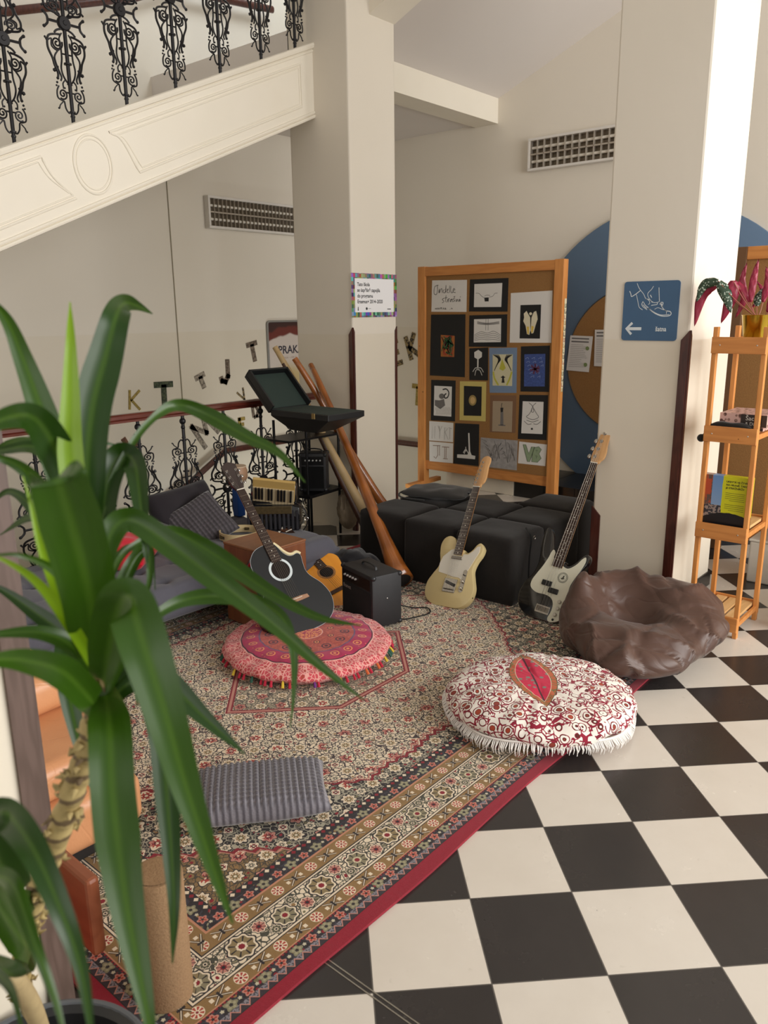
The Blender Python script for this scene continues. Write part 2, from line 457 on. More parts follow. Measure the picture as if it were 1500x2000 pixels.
# framed handrails fixed to the walls
def wallrail(name, pts, label):
    t = thing(name, label, 'handrail', pts[0])
    off = Vector(pts[0]); b = B(); tube(b, [Vector(p) - off for p in pts], .024, 10, flat=1.3)
    obj('rail', b, DARKWOOD, t, True)
    return t
wallrail('wall_handrail', [(.8, 5.12, 3.42), (1.9, 5.12, 3.77), (3.0, 5.12, 4.14), (3.35, 5.12, 4.3), (4.5, 5.12, 4.42)], 'dark wooden handrail on the upper stair wall, behind the black ironwork')
wallrail('wall_handrail', [(1.4, 5.12, -.92), (3.0, 5.12, -.02), (3.63, 5.12, .335), (4.6, 5.12, .335)], 'dark wooden handrail on the stairwell wall sloping down behind the sofa cushions')
wallrail('wall_handrail', [(5.53, 4.95, .24), (5.53, 3.6, .24)], 'short dark handrail on the back wall between the centre pillar and the pinboard')

# ------------------------------------------------------------------ ironwork
def spiral(cx, cz, r0, r1, a0, turns, n=26):
    return [(cx + (r0 + (r1 - r0) * k / n) * math.cos(a0 + turns * 2 * PI * k / n), cz + (r0 + (r1 - r0) * k / n) * math.sin(a0 + turns * 2 * PI * k / n)) for k in range(n + 1)]
def half_baluster(bm, dz, kx=1.0, kz=1.0):
    """ornament growing from a medallion at 0 to dz*1.0 (dz=-1 down, +1 up); unit = 0.43 m"""
    s = .00048
    def P(pts, r, flat=.8):
        for m in (-1, 1):
            q = [(m * kx * x * s, 0, dz * kz * z * s) for x, z in pts]
            tube(bm, q, r, 5, flat=flat)
    sp = lambda pts, n=4: [(p.x, p.y) for p in spline([(a, b, 0) for a, b in pts], n)]
    P(spiral(100, 195, 62, 8, PI * 1.1, -1.9), .0058)
    P(sp([(38, 95), (70, 150), (60, 200), (92, 262), (160, 235), (158, 165), (205, 190), (225, 165)]), .0052)
    P(sp([(60, 110), (120, 118), (190, 150), (205, 250), (165, 340), (150, 400), (120, 470), (125, 520)]), .0075)
    P(sp([(95, 260), (140, 330), (120, 420), (85, 500), (95, 540)]), .006)
    P(sp([(60, 240), (62, 330), (78, 420), (62, 490), (28, 540), (10, 545)]), .006)
    P(sp([(40, 520), (75, 560), (72, 610)]), .005)
    P(spiral(88, 660, 52, 8, PI * .3, 1.6), .0055)
    P(sp([(125, 590), (150, 640), (148, 700), (110, 720), (80, 730), (70, 790), (40, 830), (10, 820)]), .0055)
    P(sp([(95, 735), (130, 770), (140, 800)]), .0045)
    for x, z, r in ((155, 450, .011), (118, 415, .008), (128, 520, .009), (140, 560, .007), (148, 800, .006), (225, 165, .007), (60, 600, .006), (150, 590, .006)):
        for m in (-1, 1):
            bmesh.ops.create_icosphere(bm, subdivisions=1, radius=r, matrix=TR((m * kx * x * s, 0, dz * kz * z * s)))
    for z, r in ((370, .021), (820, .017), (860, .013)):
        lathe(bm, [(0, -.006), (r, -.004), (r, .004), (0, .006)], 10, TR((0, 0, dz * kz * z * s)))
    for z0, w in ((285, 60), (560, 28), (640, 62)):
        tube(bm, [(-w * s * kx, 0, dz * kz * z0 * s), (w * s * kx, 0, dz * kz * z0 * s)], .0045, 5)
IRON = flat('cast_iron', '2b2a2c', .42, .55, var=.15)
def baluster_mesh(zmed, ztop_, kx):
    bm = B(); kz = zmed / (930 * .00048); ku = (ztop_ - .13 - zmed) / (890 * .00048)
    half_baluster(bm, -1, kx, kz); half_baluster(bm, 1, kx, ku)
    tube(bm, [(0, 0, -zmed - .01), (0, 0, ztop_ - zmed)], .0105, 8)
    M = TR((0, 0, 0)) @ RX(PI / 2)
    lathe(bm, [(0, -.014), (.032, -.014), (.038, -.006), (.038, .004), (.028, .008), (.026, .012), (.014, .012), (.010, .018), (0, .018)], 20, M)
    lathe(bm, [(0, .014), (.032, .014), (.038, .006), (.038, 0)], 20, M)
    for m in (-1, 1):
        tube(bm, [(m * .035, 0, 0), (m * .088 * kx, 0, 0)], .007, 6)
        tube(bm, spline([(m * .104 * kx, 0, -.036), (m * .088 * kx, 0, -.018), (m * .085 * kx, 0, 0), (m * .088 * kx, 0, .018), (m * .104 * kx, 0, .036)], 4), .0065, 6)
        for q in (-.036, .036): bmesh.ops.create_icosphere(bm, subdivisions=1, radius=.010, matrix=TR((m * .106 * kx, 0, q)))
        for a in (-1, 1): tube(bm, spline([(m * .02, 0, a * .03), (m * .045, 0, a * .04), (m * .06, 0, a * .055)], 3), .006, 5)
    for z, r in ((ztop_ - zmed - .035, .022), (ztop_ - zmed - .075, .015)):
        bmesh.ops.create_uvsphere(bm, u_segments=10, v_segments=8, radius=r, matrix=TR((0, 0, z)))
    return bm
def rail_prism(length_pts, parent, w=.075, h=.05):
    b = B()
    prof = [(-w / 2, 0), (w / 2, 0), (w / 2 * .8, .012), (w / 2, .022), (w / 2 * .85, h * .8), (w / 4, h), (-w / 4, h), (-w / 2 * .85, h * .8), (-w / 2, .022), (-w / 2 * .8, .012)]
    rings = []
    for p in length_pts: rings.append([b.verts.new((p[0], p[1] + q[0], p[2] + q[1])) for q in prof])
    n = len(prof)
    for a, c in zip(rings, rings[1:]):
        for k in range(n): b.faces.new((a[k], a[(k + 1) % n], c[(k + 1) % n], c[k]))
    b.faces.new(rings[0]); b.faces.new(rings[-1])
    return obj('handrail', b, RAILWOOD, parent)
bal = thing('balustrade', 'black cast-iron scrollwork balustrade with a dark wooden rail, behind the grey sofa', 'balustrade', (0, 3.3, 0))
rail_prism([(-2.2, 0, 1.005), (3.15, 0, 1.005)], bal)
b0 = obj('baluster', baluster_mesh(.46, 1.0, 1.3), IRON, bal, True); b0.location = (1.20, 0, .46)
for k, u in enumerate((-.82, -.48, -.14, .2, .53, .87, 1.545, 1.88, 2.215, 2.55, 2.89)):
    c = b0.copy(); COL.objects.link(c); c.parent = bal; c.location = (u, 0, .46)
ub = thing('balustrade', 'black cast-iron scrollwork balustrade along the stair flight overhead', 'balustrade', (0, 3.33, 0))
rail_prism([(U0, 0, ztop(U0) + .97), (3.15, 0, ztop(3.15) + .97)], ub)
b1 = obj('baluster', baluster_mesh(.50, .97, 1.08), IRON, ub, True); b1.location = (.978, 0, ztop(.978) + .50)
for u in (-.08, .272, .625, 1.328, 1.678, 2.03, 2.382, 2.734, 3.05):
    c = b1.copy(); COL.objects.link(c); c.parent = ub; c.location = (u, 0, ztop(u) + .50)

# ------------------------------------------------------------------ the patterned rug
RU0, RU1, RV0, RV1 = -.47, 2.93, .155, 2.645
RCU, RCV = 1.23, 1.40
def rug_mat():
    t = MT('persian_rug', .95, spec=.15); u, v, z = t.coord()
    x = u - RCU; y = v - RCV; a = x.abs(); b = y.abs()
    HA, HB = (RU1 - RU0) / 2, (RV1 - RV0) / 2
    da = HA - a; db = HB - b; d = da.mn(db)
    along = t.math('ADD', (da < db) * y, (1.0 - (da < db)) * x)          # coordinate running along the border
    wv = t.noise(t.vec, 60, 1, out=1)
    cream, dark, red, rust, tan, olive, blue, pink = [lin(h) for h in ('efdec3', '2c2628', '8c1c2a', 'b5493a', '9a7648', '77704f', '5c6670', 'c98a7a')]
    # fine floral ground
    vv = t.comb(u + (t.noise(t.vec, 18, 1) - .5) * .02, v + (t.noise(t.comb(v, u), 18, 1) - .5) * .02)
    ed = t.vor(vv, 50, 'DISTANCE_TO_EDGE'); cc = t.vor(vv, 50, 'F1', 'Color'); f1 = t.vor(vv, 50)
    sp = t.n.new('ShaderNodeSeparateColor'); t.l.new(cc.s, sp.inputs[0]); c1 = X(t, sp.outputs[0]); c2 = X(t, sp.outputs[1])
    ed2 = t.vor(vv, 100, 'DISTANCE_TO_EDGE')
    line = (ed < .065).mx((ed2 < .05) * (c2 > .62))
    def ground(g, l, k=1.0):
        c = t.mix(line, g, l)
        c = t.mix((f1 < .30) * (c1 > .66), c, red); c = t.mix((f1 < .33) * c1.band(.55, .70), c, olive)
        c = t.mix((f1 < .30) * c1.band(.46, .55), c, tan); c = t.mix((f1 < .12) * (c1 < .46), c, l)
        return c
    def rose(px, py, s, R, base, ring, eye, petals=8.0, ox=0.0, oy=0.0, gate=None):
        mx_ = (px + ox).mod(s) - s / 2; my_ = (py + oy).mod(s) - s / 2
        r = hyp(mx_, my_) / R; th = my_.atan2(mx_); w = 1.0 + (th * petals).cos() * .16
        rr = r / w
        def ap(c):
            g = 1.0 if gate is None else gate
            c = t.mix((rr < 1.15) * g, c, dark); c = t.mix((rr < 1.0) * g, c, ring); c = t.mix((rr < .72) * g, c, base)
            c = t.mix((rr < .72) * ((th * petals).cos() > .55) * g, c, ring)
            c = t.mix((rr < .36) * g, c, eye); c = t.mix((rr < .2) * g, c, ring); return c
        return ap
    wn = t.n.new('ShaderNodeTexWhiteNoise'); t.l.new(t.comb((x / .125).fl(), (y / .125).fl()).s, wn.inputs['Vector']); hv = X(t, wn.outputs['Value'])
    def flowers(c):
        c = rose(x, y, .125, .024, tan, cream, olive, 8.0)(c)
        c = rose(x, y, .125, .030, rust, cream, red, 5.0, .0625, .0625, hv > .5)(c)
        c = rose(x, y, .125, .024, red, pink, dark, 6.0, .0625, .0625, hv < .35)(c)
        c = rose(x, y, .125, .017, lin('8f8a78'), cream, dark, 6.0, .0625, 0.0)(c)
        c = rose(x, y, .125, .017, red, cream, dark, 4.0, 0.0, .0625)(c)
        return c
    creamg = flowers(ground(cream, lin('46393a')))
    darkg = flowers(ground(dark, lin('b5ad97')))
    brown = flowers(ground(lin('8f734c'), lin('4b4438')))
    medg = flowers(ground(lin('bdae94'), lin('55504a')))
    # zones of the field
    ia = (HA - .385) - a; ib = (HB - .385) - b                             # inside the border
    corner = ia + ib                                                       # 0 at the inner corner, grows inwards
    zg = ((along / .05).mod(1.0) - .5).abs() * .035
    zc = (((x - y * 0.0) / .045).mod(1.0) - .5).abs() * .05
    dz1 = corner - .35 + zc; dz2 = (corner - .86).mn(ib - .09 + .0).mn(ia - .09) + zg + (t.noise(t.comb(x, y), 4, 0) - .5) * .10
    f = t.mix(dz2 > 0.0, darkg, creamg)
    f = t.mix((dz2 + .004).abs() < .007, f, red); f = t.mix((dz2 - .014).abs() < .004, f, pink)
    f = t.mix(dz1 < 0.0, f, brown); f = t.mix(dz1.abs() < .007, f, red); f = t.mix((dz1 + .014).abs() < .004, f, pink)
    # hexagonal medallion
    hx = (a * .7071 + b * .7071) - (.56 * .7071); hb = b - .335; m = hx.mx(hb)
    f = t.mix(m < 0.0, f, medg); f = t.mix(m.abs() < .011, f, pink); f = t.mix((m + .009).abs() < .004, f, red); f = t.mix((m - .010).abs() < .004, f, red)
    # border bands, from the hem inwards
    c = f
    def stripe(c, lo, hi, colr): return t.mix(d.band(lo, hi), c, colr)
    def diamonds(g, p, lo, hi, k1, k2):
        fr = ((along / p).mod(1.0) - .5).abs() * 2.0; h = (d - lo) / (hi - lo); h2 = (h - .5).abs() * 2.0
        return t.mix((fr + h2) < .8, g, t.mix(((along / p).fl()).mod(2.0) < .5, k1, k2))
    c = stripe(c, -1, .388, diamonds(dark, .022, .366, .388, cream, red))
    def guard_band(lo, hi):
        mid = (lo + hi) / 2; py = d - mid
        s = .11; g = ground(dark, lin('3c3a44'))
        for ox, base, ring, R in ((0.0, lin('a9a283'), lin('8f8a6c'), .017), (.055, rust, pink, .014), (.0275, lin('cfc7ad'), lin('cfc7ad'), .005), (.0825, lin('cfc7ad'), lin('cfc7ad'), .005)):
            mx_ = (along + ox).mod(s) - s / 2; r = hyp(mx_, py) / R; th = py.atan2(mx_); rr = r / (1.0 + (th * 5.0).cos() * .2)
            g = t.mix(rr < 1.0, g, ring); g = t.mix((rr < .7) * ((th * 5.0).cos() > -.4), g, base); g = t.mix(rr < .3, g, dark if R > .01 else base)
        return g
    def brown_band(lo, hi):
        mid = (lo + hi) / 2; py = d - mid; s = .135; g = t.mix(t.noise(t.vec, 40, 2), lin('8a6a3f'), lin('9c7b4d'))
        mx_ = along.mod(s) - s / 2; r = hyp(mx_, py) / .019; th = py.atan2(mx_)
        g = t.mix(r < 1.0, g, cream); g = t.mix((r < .9) * ((th * 8.0).cos() > -.2), g, rust); g = t.mix(r < .35, g, cream); g = t.mix(r < .2, g, red)
        m2 = (along + s / 2).mod(s) - s / 2; ax = m2.abs(); ay = py.abs()
        inb = (ax < .027) * (ay < .0185)
        g = t.mix(inb * ((ax * .68 - ay).abs() < .0042), g, dark); g = t.mix(inb * ((ax * .68 - ay).abs() < .0015), g, cream)
        g = t.mix((ax < .0035) * (ay < .012), g, dark); g = t.mix((ax < .03) * (ax > .019) * (ay < .006), g, cream)
        return g
    c = stripe(c, -1, .362, guard_band(.322, .362)); c = stripe(c, -1, .322, lin('c88d6e')); c = stripe(c, -1, .315, brown_band(.262, .315))
    # main border
    mid = .206; py = d - mid; s = .30
    g = ground(cream, lin('4b4a3e'))
    vine = ((along * (2 * PI / .15)).sin() * .028 - py).abs()
    g = t.mix(vine < .006, g, dark); g = t.mix(vine < .0032, g, lin('8b8467'))
    for ox, base, ring, eye, R, oy in ((0.0, lin('93805a'), cream, red, .037, 0.0), (.15, lin('8d8468'), lin('d6caa8'), red, .033, .006), (.075, pink, red, dark, .020, .018), (.225, pink, red, dark, .020, -.018), (.10, lin('6e6a55'), cream, dark, .014, -.026), (.20, lin('6e6a55'), cream, dark, .014, .026)):
        mx_ = (along + ox).mod(s) - s / 2; q = py + oy; r = hyp(mx_, q) / R; th = q.atan2(mx_); rr = r / (1.0 + (th * 8.0).cos() * .08)
        g = t.mix(rr < 1.22, g, dark); g = t.mix(rr < 1.1, g, cream); g = t.mix(rr < .95, g, base)
        g = t.mix((rr < .9) * (rr > .4) * ((th * 8.0).cos() > .8), g, dark); g = t.mix(rr < .42, g, ring); g = t.mix(rr < .25, g, eye)
    c = stripe(c, -1, .262, dark); c = stripe(c, -1, .258, cream); c = stripe(c, -1, .253, dark)
    c = stripe(c, -1, .250, g); c = stripe(c, -1, .160, dark); c = stripe(c, -1, .157, cream); c = stripe(c, -1, .151, dark)
    c = stripe(c, -1, .148, brown_band(.107, .148)); c = stripe(c, -1, .106, lin('c88d6e'))
    c = stripe(c, -1, .102, t.mix(((along + d * 0.0) / .012).mod(1.0) < .4, red, dark)); c = stripe(c, -1, .097, guard_band(.068, .097))
    zz = ((along / .03).mod(1.0) - .5).abs() * .036
    zb = t.mix(((d - .046) < zz), t.mix(t.noise(t.vec, 200, 0) > .55, lin('8c8890'), lin('4c484e')), lin('3a3238'))
    zb = t.mix((d - .048 - zz).abs() < .0022, zb, pink)
    c = stripe(c, -1, .068, zb); c = stripe(c, -1, .046, lin('2a2628'))
    c = stripe(c, -1, .043, t.mix(t.noise(t.comb(along * 3.0, d), 60, 2), lin('8a1226'), lin('a01c33')))
    pile = t.noise(t.vec, 900, 1)
    t.base(t.mix(pile * .10, c, lin('3a332c'))); t.bump(pile, .002, .8)
    t.b.inputs['Sheen Weight'].default_value = .15
    return t.m
bm = B()
NU, NV = 170, 120
gv = [[bm.verts.new((RU0 + (RU1 - RU0) * i / NU, RV0 + (RV1 - RV0) * j / NV + .006 * math.sin(i * .11) * (1 - j / NV), .010 + .002 * noise.noise(Vector((i * .1, j * .1, 0))))) for j in range(NV + 1)] for i in range(NU + 1)]
for i in range(NU):
    for j in range(NV): bm.faces.new((gv[i][j], gv[i + 1][j], gv[i + 1][j + 1], gv[i][j + 1]))
ext = bmesh.ops.extrude_face_region(bm, geom=bm.faces[:]); bmesh.ops.translate(bm, vec=(0, 0, -.009), verts=[e for e in ext['geom'] if isinstance(e, bmesh.types.BMVert)])
rug = obj('rug', bm, rug_mat(), smooth=True); tag(rug, 'large Persian rug with flower pattern and crimson hem on the checkered floor', 'rug')

# ------------------------------------------------------------------ pinboard with drawings
PINE = woodm('pine', 'c07a3c', 'd5924f', axis=2, scale=5, rough=.45)
PINEY = woodm('pine_rail', 'b8743a', 'd08c4a', axis=1, scale=5, rough=.45)
def cork_mat():
    t = MT('cork', .9, spec=.2); t.coord(); n = t.noise(t.vec, 140, 3, .7); v = t.vor(t.vec, 160)
    t.base(t.mix(n, lin('7a5632'), lin('a97e4e'))); t.bump(v, .0015, .6); return t.m
CORK = cork_mat()
PAPER = flat('white_paper', 'dcd8d3', .8, var=.03, scale=5)
BLACKP = flat('black_card', '141313', .75, var=.1)
INK = flat('ink', '1b1a1c', .6); GREYINK = flat('pencil', '6e6a68', .8); LIGHTINK = flat('light_pencil', 'a8a29c', .8)
board = thing('pinboard', 'tall free-standing pine-framed cork pinboard covered with drawings, behind the black ottomans', 'pinboard', (4.84, 0, 0))
BV0, BV1 = 2.13, 3.62
P0, P1 = atX(828, 520, 4.84), atX(1104, 508, 4.84)
for v in (BV0, BV1 - .075):
    obj('post', box(-.03, .045, v, v + .085, 0, 2.05, .004), PINE, board)
obj('top_rail', box(-.028, .04, BV0 + .08, BV1 - .07, 1.965, 2.045, .004), PINEY, board)
obj('bottom_rail', box(-.005, .04, BV0 + .08, BV1 - .07, .155, .25, .004), PINEY, board)
obj('cork_panel', box(-.008, .02, BV0 + .07, BV1 - .06, .245, 1.97), CORK, board)
for v in (BV0 + .04, BV1 - .04):
    obj('foot', box(-.25, .25, v - .03, v + .03, 0, .04, .004), PINE, board)
BU = 4.832
def bp(x, y):
    p = atX(x, y, BU - .012); return (-p.y, p.z)
ZL = [0]
def sheet(name, parent, quad, mat, z=0.0, t=.0008, tr=bp):
    b = B(); prism(b, [tr(*q) for q in quad][::-1], z, z + t); return obj(name, b, mat, parent)
def strokes(name, parent, lines, mat, w=.003, z=.002, tr=bp, sm=True):
    b = B()
    for l in lines:
        q = [tr(*p) for p in l]
        if sm and len(q) > 2: q = [(p.x, p.y) for p in spline([(a, c, 0) for a, c in q], 5)]
        ribbon2d(b, q, w, 0, z)
    return obj(name, b, mat, parent)
def blob(name, parent, polys, mat, z=.002, tr=bp):
    b = B()
    for p in polys: prism(b, [tr(*q) for q in p][::-1], z - .0004, z)
    return obj(name, b, mat, parent)
def cr1(x, y): return (830 + x / 5.5556, 530 + y / 5.5556)          # read off an enlarged view
def cr2(x, y): return (830 + x / 5.5556, 720 + y / 5.5556)
def artwork(label, quad, mat, inner=None, imat=None, f=cr1):
    o = thing('drawing', label, 'drawing', mat=on_u(BU - .0002, 0, 0))
    sheet('backing_sheet' if inner else 'paper', o, [f(*q) for q in quad], mat)
    if inner: sheet('picture', o, [f(*q) for q in inner], imat or PAPER, .0010)
    return o
def Q(x0, y0, x1, y1, s=0): return [(x0, y0 + s), (x1, y0), (x1 - s * .5, y1), (x0, y1 - s * .2)]
a = artwork('white sheet with the handwritten title at the top left of the cork board', [(70, 98), (448, 92), (442, 440), (62, 438)], PAPER)
C1 = lambda l: [cr1(*p) for p in l]
hand = [[(130, 150), (98, 170), (92, 240), (118, 250), (130, 200), (128, 155), (140, 150)], [(140, 235), (150, 190), (150, 235), (165, 195), (178, 190), (180, 235)], [(205, 195), (190, 215), (200, 235), (215, 215), (222, 150), (218, 232)], [(232, 215), (245, 195), (236, 195), (234, 225), (250, 232)], [(262, 155), (258, 200), (262, 232)], [(275, 160), (272, 205), (285, 235), (300, 215)], [(295, 205), (318, 200), (305, 185), (298, 220), (325, 232)],
        [(205, 290), (180, 305), (200, 325), (180, 342)], [(222, 260), (218, 320), (228, 335)], [(208, 290), (235, 285)], [(240, 300), (242, 335), (248, 300), (262, 298)], [(285, 300), (268, 310), (270, 330), (288, 300), (290, 332)], [(318, 290), (300, 300), (315, 318), (298, 330)], [(305, 272), (312, 280), (320, 268)], [(330, 300), (332, 330), (345, 302), (350, 328)], [(362, 300), (364, 330), (372, 300), (378, 328)], [(372, 282), (380, 272)]]
strokes('handwriting', a, [C1(l) for l in hand], INK, .0042)
cap = [[(105, 398), (106, 414), (112, 402), (120, 414), (121, 396)], [(130, 396), (130, 414)], [(140, 414), (140, 397), (152, 413), (152, 396)], [(160, 397), (176, 396)], [(168, 397), (168, 414)], [(185, 414), (193, 396), (202, 413)], [(212, 414), (212, 396), (222, 402), (213, 406), (224, 413)], [(262, 414), (264, 418)], [(276, 410), (284, 398), (292, 410)]]
strokes('small_caption', a, [C1(l) for l in cap], INK, .0052, sm=False)
a = artwork('drawing of a winged cup on black card, top middle of the board', [(480, 88), (900, 70), (888, 438), (470, 436)], BLACKP, [(530, 138), (832, 126), (820, 386), (524, 388)])
strokes('pencil_lines', a, [C1([(545, 238), (580, 240), (610, 270), (650, 295)]), C1([(690, 280), (730, 268), (750, 240), (780, 236)]), C1([(640, 268), (665, 258), (700, 262)])], GREYINK, .004)
blob('cup', a, [C1([(636, 285), (686, 283), (684, 326), (642, 327)])], INK)
a = artwork('drawing of a yellow-tipped winged figure in a large white mount, top right of the board', [(925, 236), (1376, 208), (1362, 776), (912, 774)], PAPER, [(1030, 366), (1254, 360), (1240, 730), (1020, 728)], BLACKP)
blob('wings', a, [C1([(1065, 460), (1095, 430), (1118, 470), (1135, 500), (1138, 640), (1125, 690), (1100, 680), (1085, 590), (1060, 540), (1070, 500)]), C1([(1150, 500), (1175, 440), (1200, 430), (1212, 480), (1216, 520), (1195, 580), (1170, 670), (1150, 676), (1140, 640)]), C1(circ(1140, 460, 16, 10))], flat('ivory_paint', 'ddd4b8', .7))
blob('wing_tips', a, [C1([(1098, 600), (1122, 600), (1120, 680), (1105, 680)]), C1([(1150, 590), (1175, 600), (1160, 670), (1146, 660)])], flat('yellow_paint', 'd8b64a', .7), .0024)
a = artwork('large plain black card with a small orange and green pattern in its middle', [(58, 470), (432, 466), (425, 1150), (45, 1130)], BLACKP, [(165, 690), (315, 700), (310, 930), (165, 925)], flat('orange_pattern_ground', 'a5622c', .7))
rnd = random.Random(3)
for nm, cc in (('green_pattern', '2f5d36'), ('red_pattern', 'a03a28'), ('dark_pattern', '17181a')):
    strokes(nm, a, [C1([(rnd.uniform(172, 250), rnd.uniform(700, 900)), (rnd.uniform(190, 300), rnd.uniform(700, 915)), (rnd.uniform(190, 306), rnd.uniform(705, 915))]) for k in range(9)], flat(nm, cc, .7), .009, .0025 + .0003 * len(nm) / 20)
a = artwork('pencil drawing of a cross over waves, on black card below the cup drawing', [(474, 478), (886, 466), (880, 822), (468, 818)], BLACKP, [(526, 520), (820, 512), (816, 768), (522, 772)])
strokes('pencil_lines', a, [C1([(560 - 0, 545 + 8 * k), (640, 560 + 6 * k), (700, 560 + 6 * k), (800, 545 + 8 * k)]) for k in range(4)] + [C1([(655, 515), (652, 640)]), C1([(680, 515), (678, 640)])] + [C1([(530, 690 + 16 * k), (600, 655 + 20 * k), (670, 670 + 18 * k), (740, 650 + 22 * k), (812, 690 + 16 * k)]) for k in range(5)], GREYINK, .004)
a = artwork('narrow black card with a white virus-like figure with long legs', [(474, 836), (680, 826), (676, 1185), (474, 1180)], BLACKP)
WH = flat('white_paint', 'd8d5cf', .7)
blob('head', a, [C1([(572, 852), (612, 880), (610, 930), (570, 958), (530, 935), (528, 878)])], WH)
strokes('legs', a, [C1([(568, 955), (566, 1065)])], WH, .014)
strokes('thin_legs', a, [C1([(566, 1050), (540, 1050), (512, 1090)]), C1([(566, 1055), (545, 1080), (535, 1130)]), C1([(566, 1050), (600, 1050), (628, 1095)]), C1([(568, 1055), (595, 1085), (612, 1130)]), C1([(560, 1060), (572, 1075)])], WH, .006)
LB = flat('pale_blue_card', '7488a4', .75)
a = artwork('drawing of black and yellow curtains on a pale blue card', [(690, 832), (992, 828), (985, 1320), (695, 1318)], LB, [(728, 902), (946, 900), (938, 1245), (726, 1240)], flat('cream_paper', 'cdc6a4', .8))
blob('yellow_glow', a, [C1([(830, 950), (870, 1050), (840, 1080), (800, 1060)])], flat('acid_yellow', 'b8b340', .7), .0022)
strokes('curtain_stripes', a, [C1([(735 + 14 * k, 905), (790 + 6 * k, 960), (745 + 8 * k, 1080 - 20 * k)]) for k in range(5)] + [C1([(940 - 14 * k, 905), (885 - 6 * k, 960), (930 - 8 * k, 1080 - 20 * k)]) for k in range(5)], INK, .006, .0025)
strokes('yellow_edges', a, [C1([(735, 1090), (748, 1160), (790, 1236)]), C1([(936, 1090), (915, 1160), (880, 1236)])], flat('acid_yellow', 'b8b340', .7), .016, .0024)
blob('figure', a, [C1([(830, 1140), (840, 1130), (850, 1140), (868, 1150), (850, 1158), (858, 1210), (824, 1210), (832, 1158), (812, 1150)])], INK)
a = artwork('blue scribbled drawing with a red burst on black card, right of board', [(1034, 815), (1348, 805), (1338, 1310), (1028, 1305)], BLACKP, [(1072, 900), (1300, 895), (1292, 1250), (1068, 1250)], flat('blue_crayon', '3c4f8a', .8, var=.5, scale=60))
strokes('red_burst', a, [C1([(1185, 1060), (1185 + 55 * math.cos(k), 1060 + 60 * math.sin(k))]) for k in range(14)], flat('dark_red_crayon', '5d2940', .8), .008)
strokes('light_scratches', a, [C1([(1080 + 12 * k, 950 + 40 * (k % 6)), (1110 + 12 * k, 935 + 40 * (k % 6)), (1120 + 11 * k, 955 + 40 * (k % 6))]) for k in range(15)], flat('light_blue_crayon', '8d9cc4', .8), .003)
C2 = lambda l: [cr2(*p) for p in l]
a = artwork('pencil drawing of a dark round head on black card, left edge of board', [(60, 122), (326, 130), (318, 574), (55, 562)], BLACKP, [(95, 186), (285, 196), (278, 522), (88, 508)], f=cr2)
blob('shaded_shape', a, [C2(circ(175, 300, 30, 14)), C2([(100, 340), (150, 345), (200, 330), (212, 400), (160, 440), (100, 400)])], GREYINK)
strokes('dark_curl', a, [C2([(185, 228), (225, 222), (252, 260), (240, 310), (210, 320), (205, 290), (225, 270)])], INK, .012)
strokes('pencil_lines', a, [C2([(105 + 14 * k, 420), (120 + 14 * k, 470), (110 + 14 * k, 500)]) for k in range(12)], LIGHTINK, .004)
a = artwork('yellow-mounted black picture with a small glowing oval', [(372, 138), (658, 143), (650, 574), (368, 560)], flat('yellow_card', 'c9b76a', .75), [(416, 188), (610, 196), (604, 515), (413, 510)], BLACKP, f=cr2)
blob('glow', a, [C2(circ(510, 345, 42, 20, ry_=58))], flat('ochre_glow', '9c8650', .7), .0022); blob('oval', a, [C2(circ(511, 346, 26, 16, ry_=38))], flat('pale_amber', 'cfae74', .7), .0026)
a = artwork('brown sheet with a pencil drawing of a candle', [(700, 288), (985, 292), (975, 700), (695, 690)], flat('brown_card', '7b5a40', .8), [(730, 352), (945, 356), (935, 690), (722, 680)], flat('buff_paper', 'a39078', .8), f=cr2)
blob('candle', a, [C2([(815, 430), (842, 430), (845, 615), (810, 615)]), C2([(790, 608), (868, 612), (866, 625), (790, 620)])], GREYINK); strokes('wick', a, [C2([(828, 430), (824, 400), (830, 375)])], INK, .006)
blob('dark_wax', a, [C2([(812, 425), (846, 425), (838, 470), (815, 475)])], INK, .0026)
a = artwork('line drawing of a looping figure, on black card at the lower right of the board', [(1018, 285), (1330, 288), (1312, 778), (1000, 765)], BLACKP, [(1055, 355), (1280, 362), (1268, 712), (1038, 702)], f=cr2)
strokes('pencil_lines', a, [C2([(1120, 370), (1160, 410), (1145, 460), (1120, 500), (1095, 525), (1160, 555), (1225, 530), (1205, 490), (1185, 455), (1165, 410), (1200, 372)]), C2([(1155, 430), (1150, 470), (1172, 470), (1170, 430)]), C2([(1070, 570), (1110, 605), (1150, 600)]), C2([(1250, 575), (1210, 605), (1170, 600)]), C2([(1095, 560), (1160, 580), (1225, 560)])], GREYINK, .0055)
blob('small_mark', a, [C2([(1144, 645), (1164, 645), (1166, 665), (1142, 665)])], INK)
a = artwork('white sheet with faint outlined capital letters, above the sheet with brown letters', [(40, 570), (300, 590), (296, 800), (38, 780)], PAPER, f=cr2)
strokes('faint_letters', a, [C2([(70, 760), (72, 620), (100, 760), (102, 625)]), C2([(150, 625), (155, 690), (150, 760)]), C2([(135, 620), (155, 680), (178, 625)]), C2([(205, 770), (206, 640), (240, 650), (210, 690), (245, 770)]), C2([(262, 770), (264, 650)]), C2([(250, 640), (285, 655)])], LIGHTINK, .005, sm=False)
a = artwork('white sheet with the outlined brown letters J and T at the board bottom left', [(40, 790), (298, 812), (294, 1028), (42, 1005)], PAPER, f=cr2)
BRN = flat('brown_pencil', '8a6a58', .8)
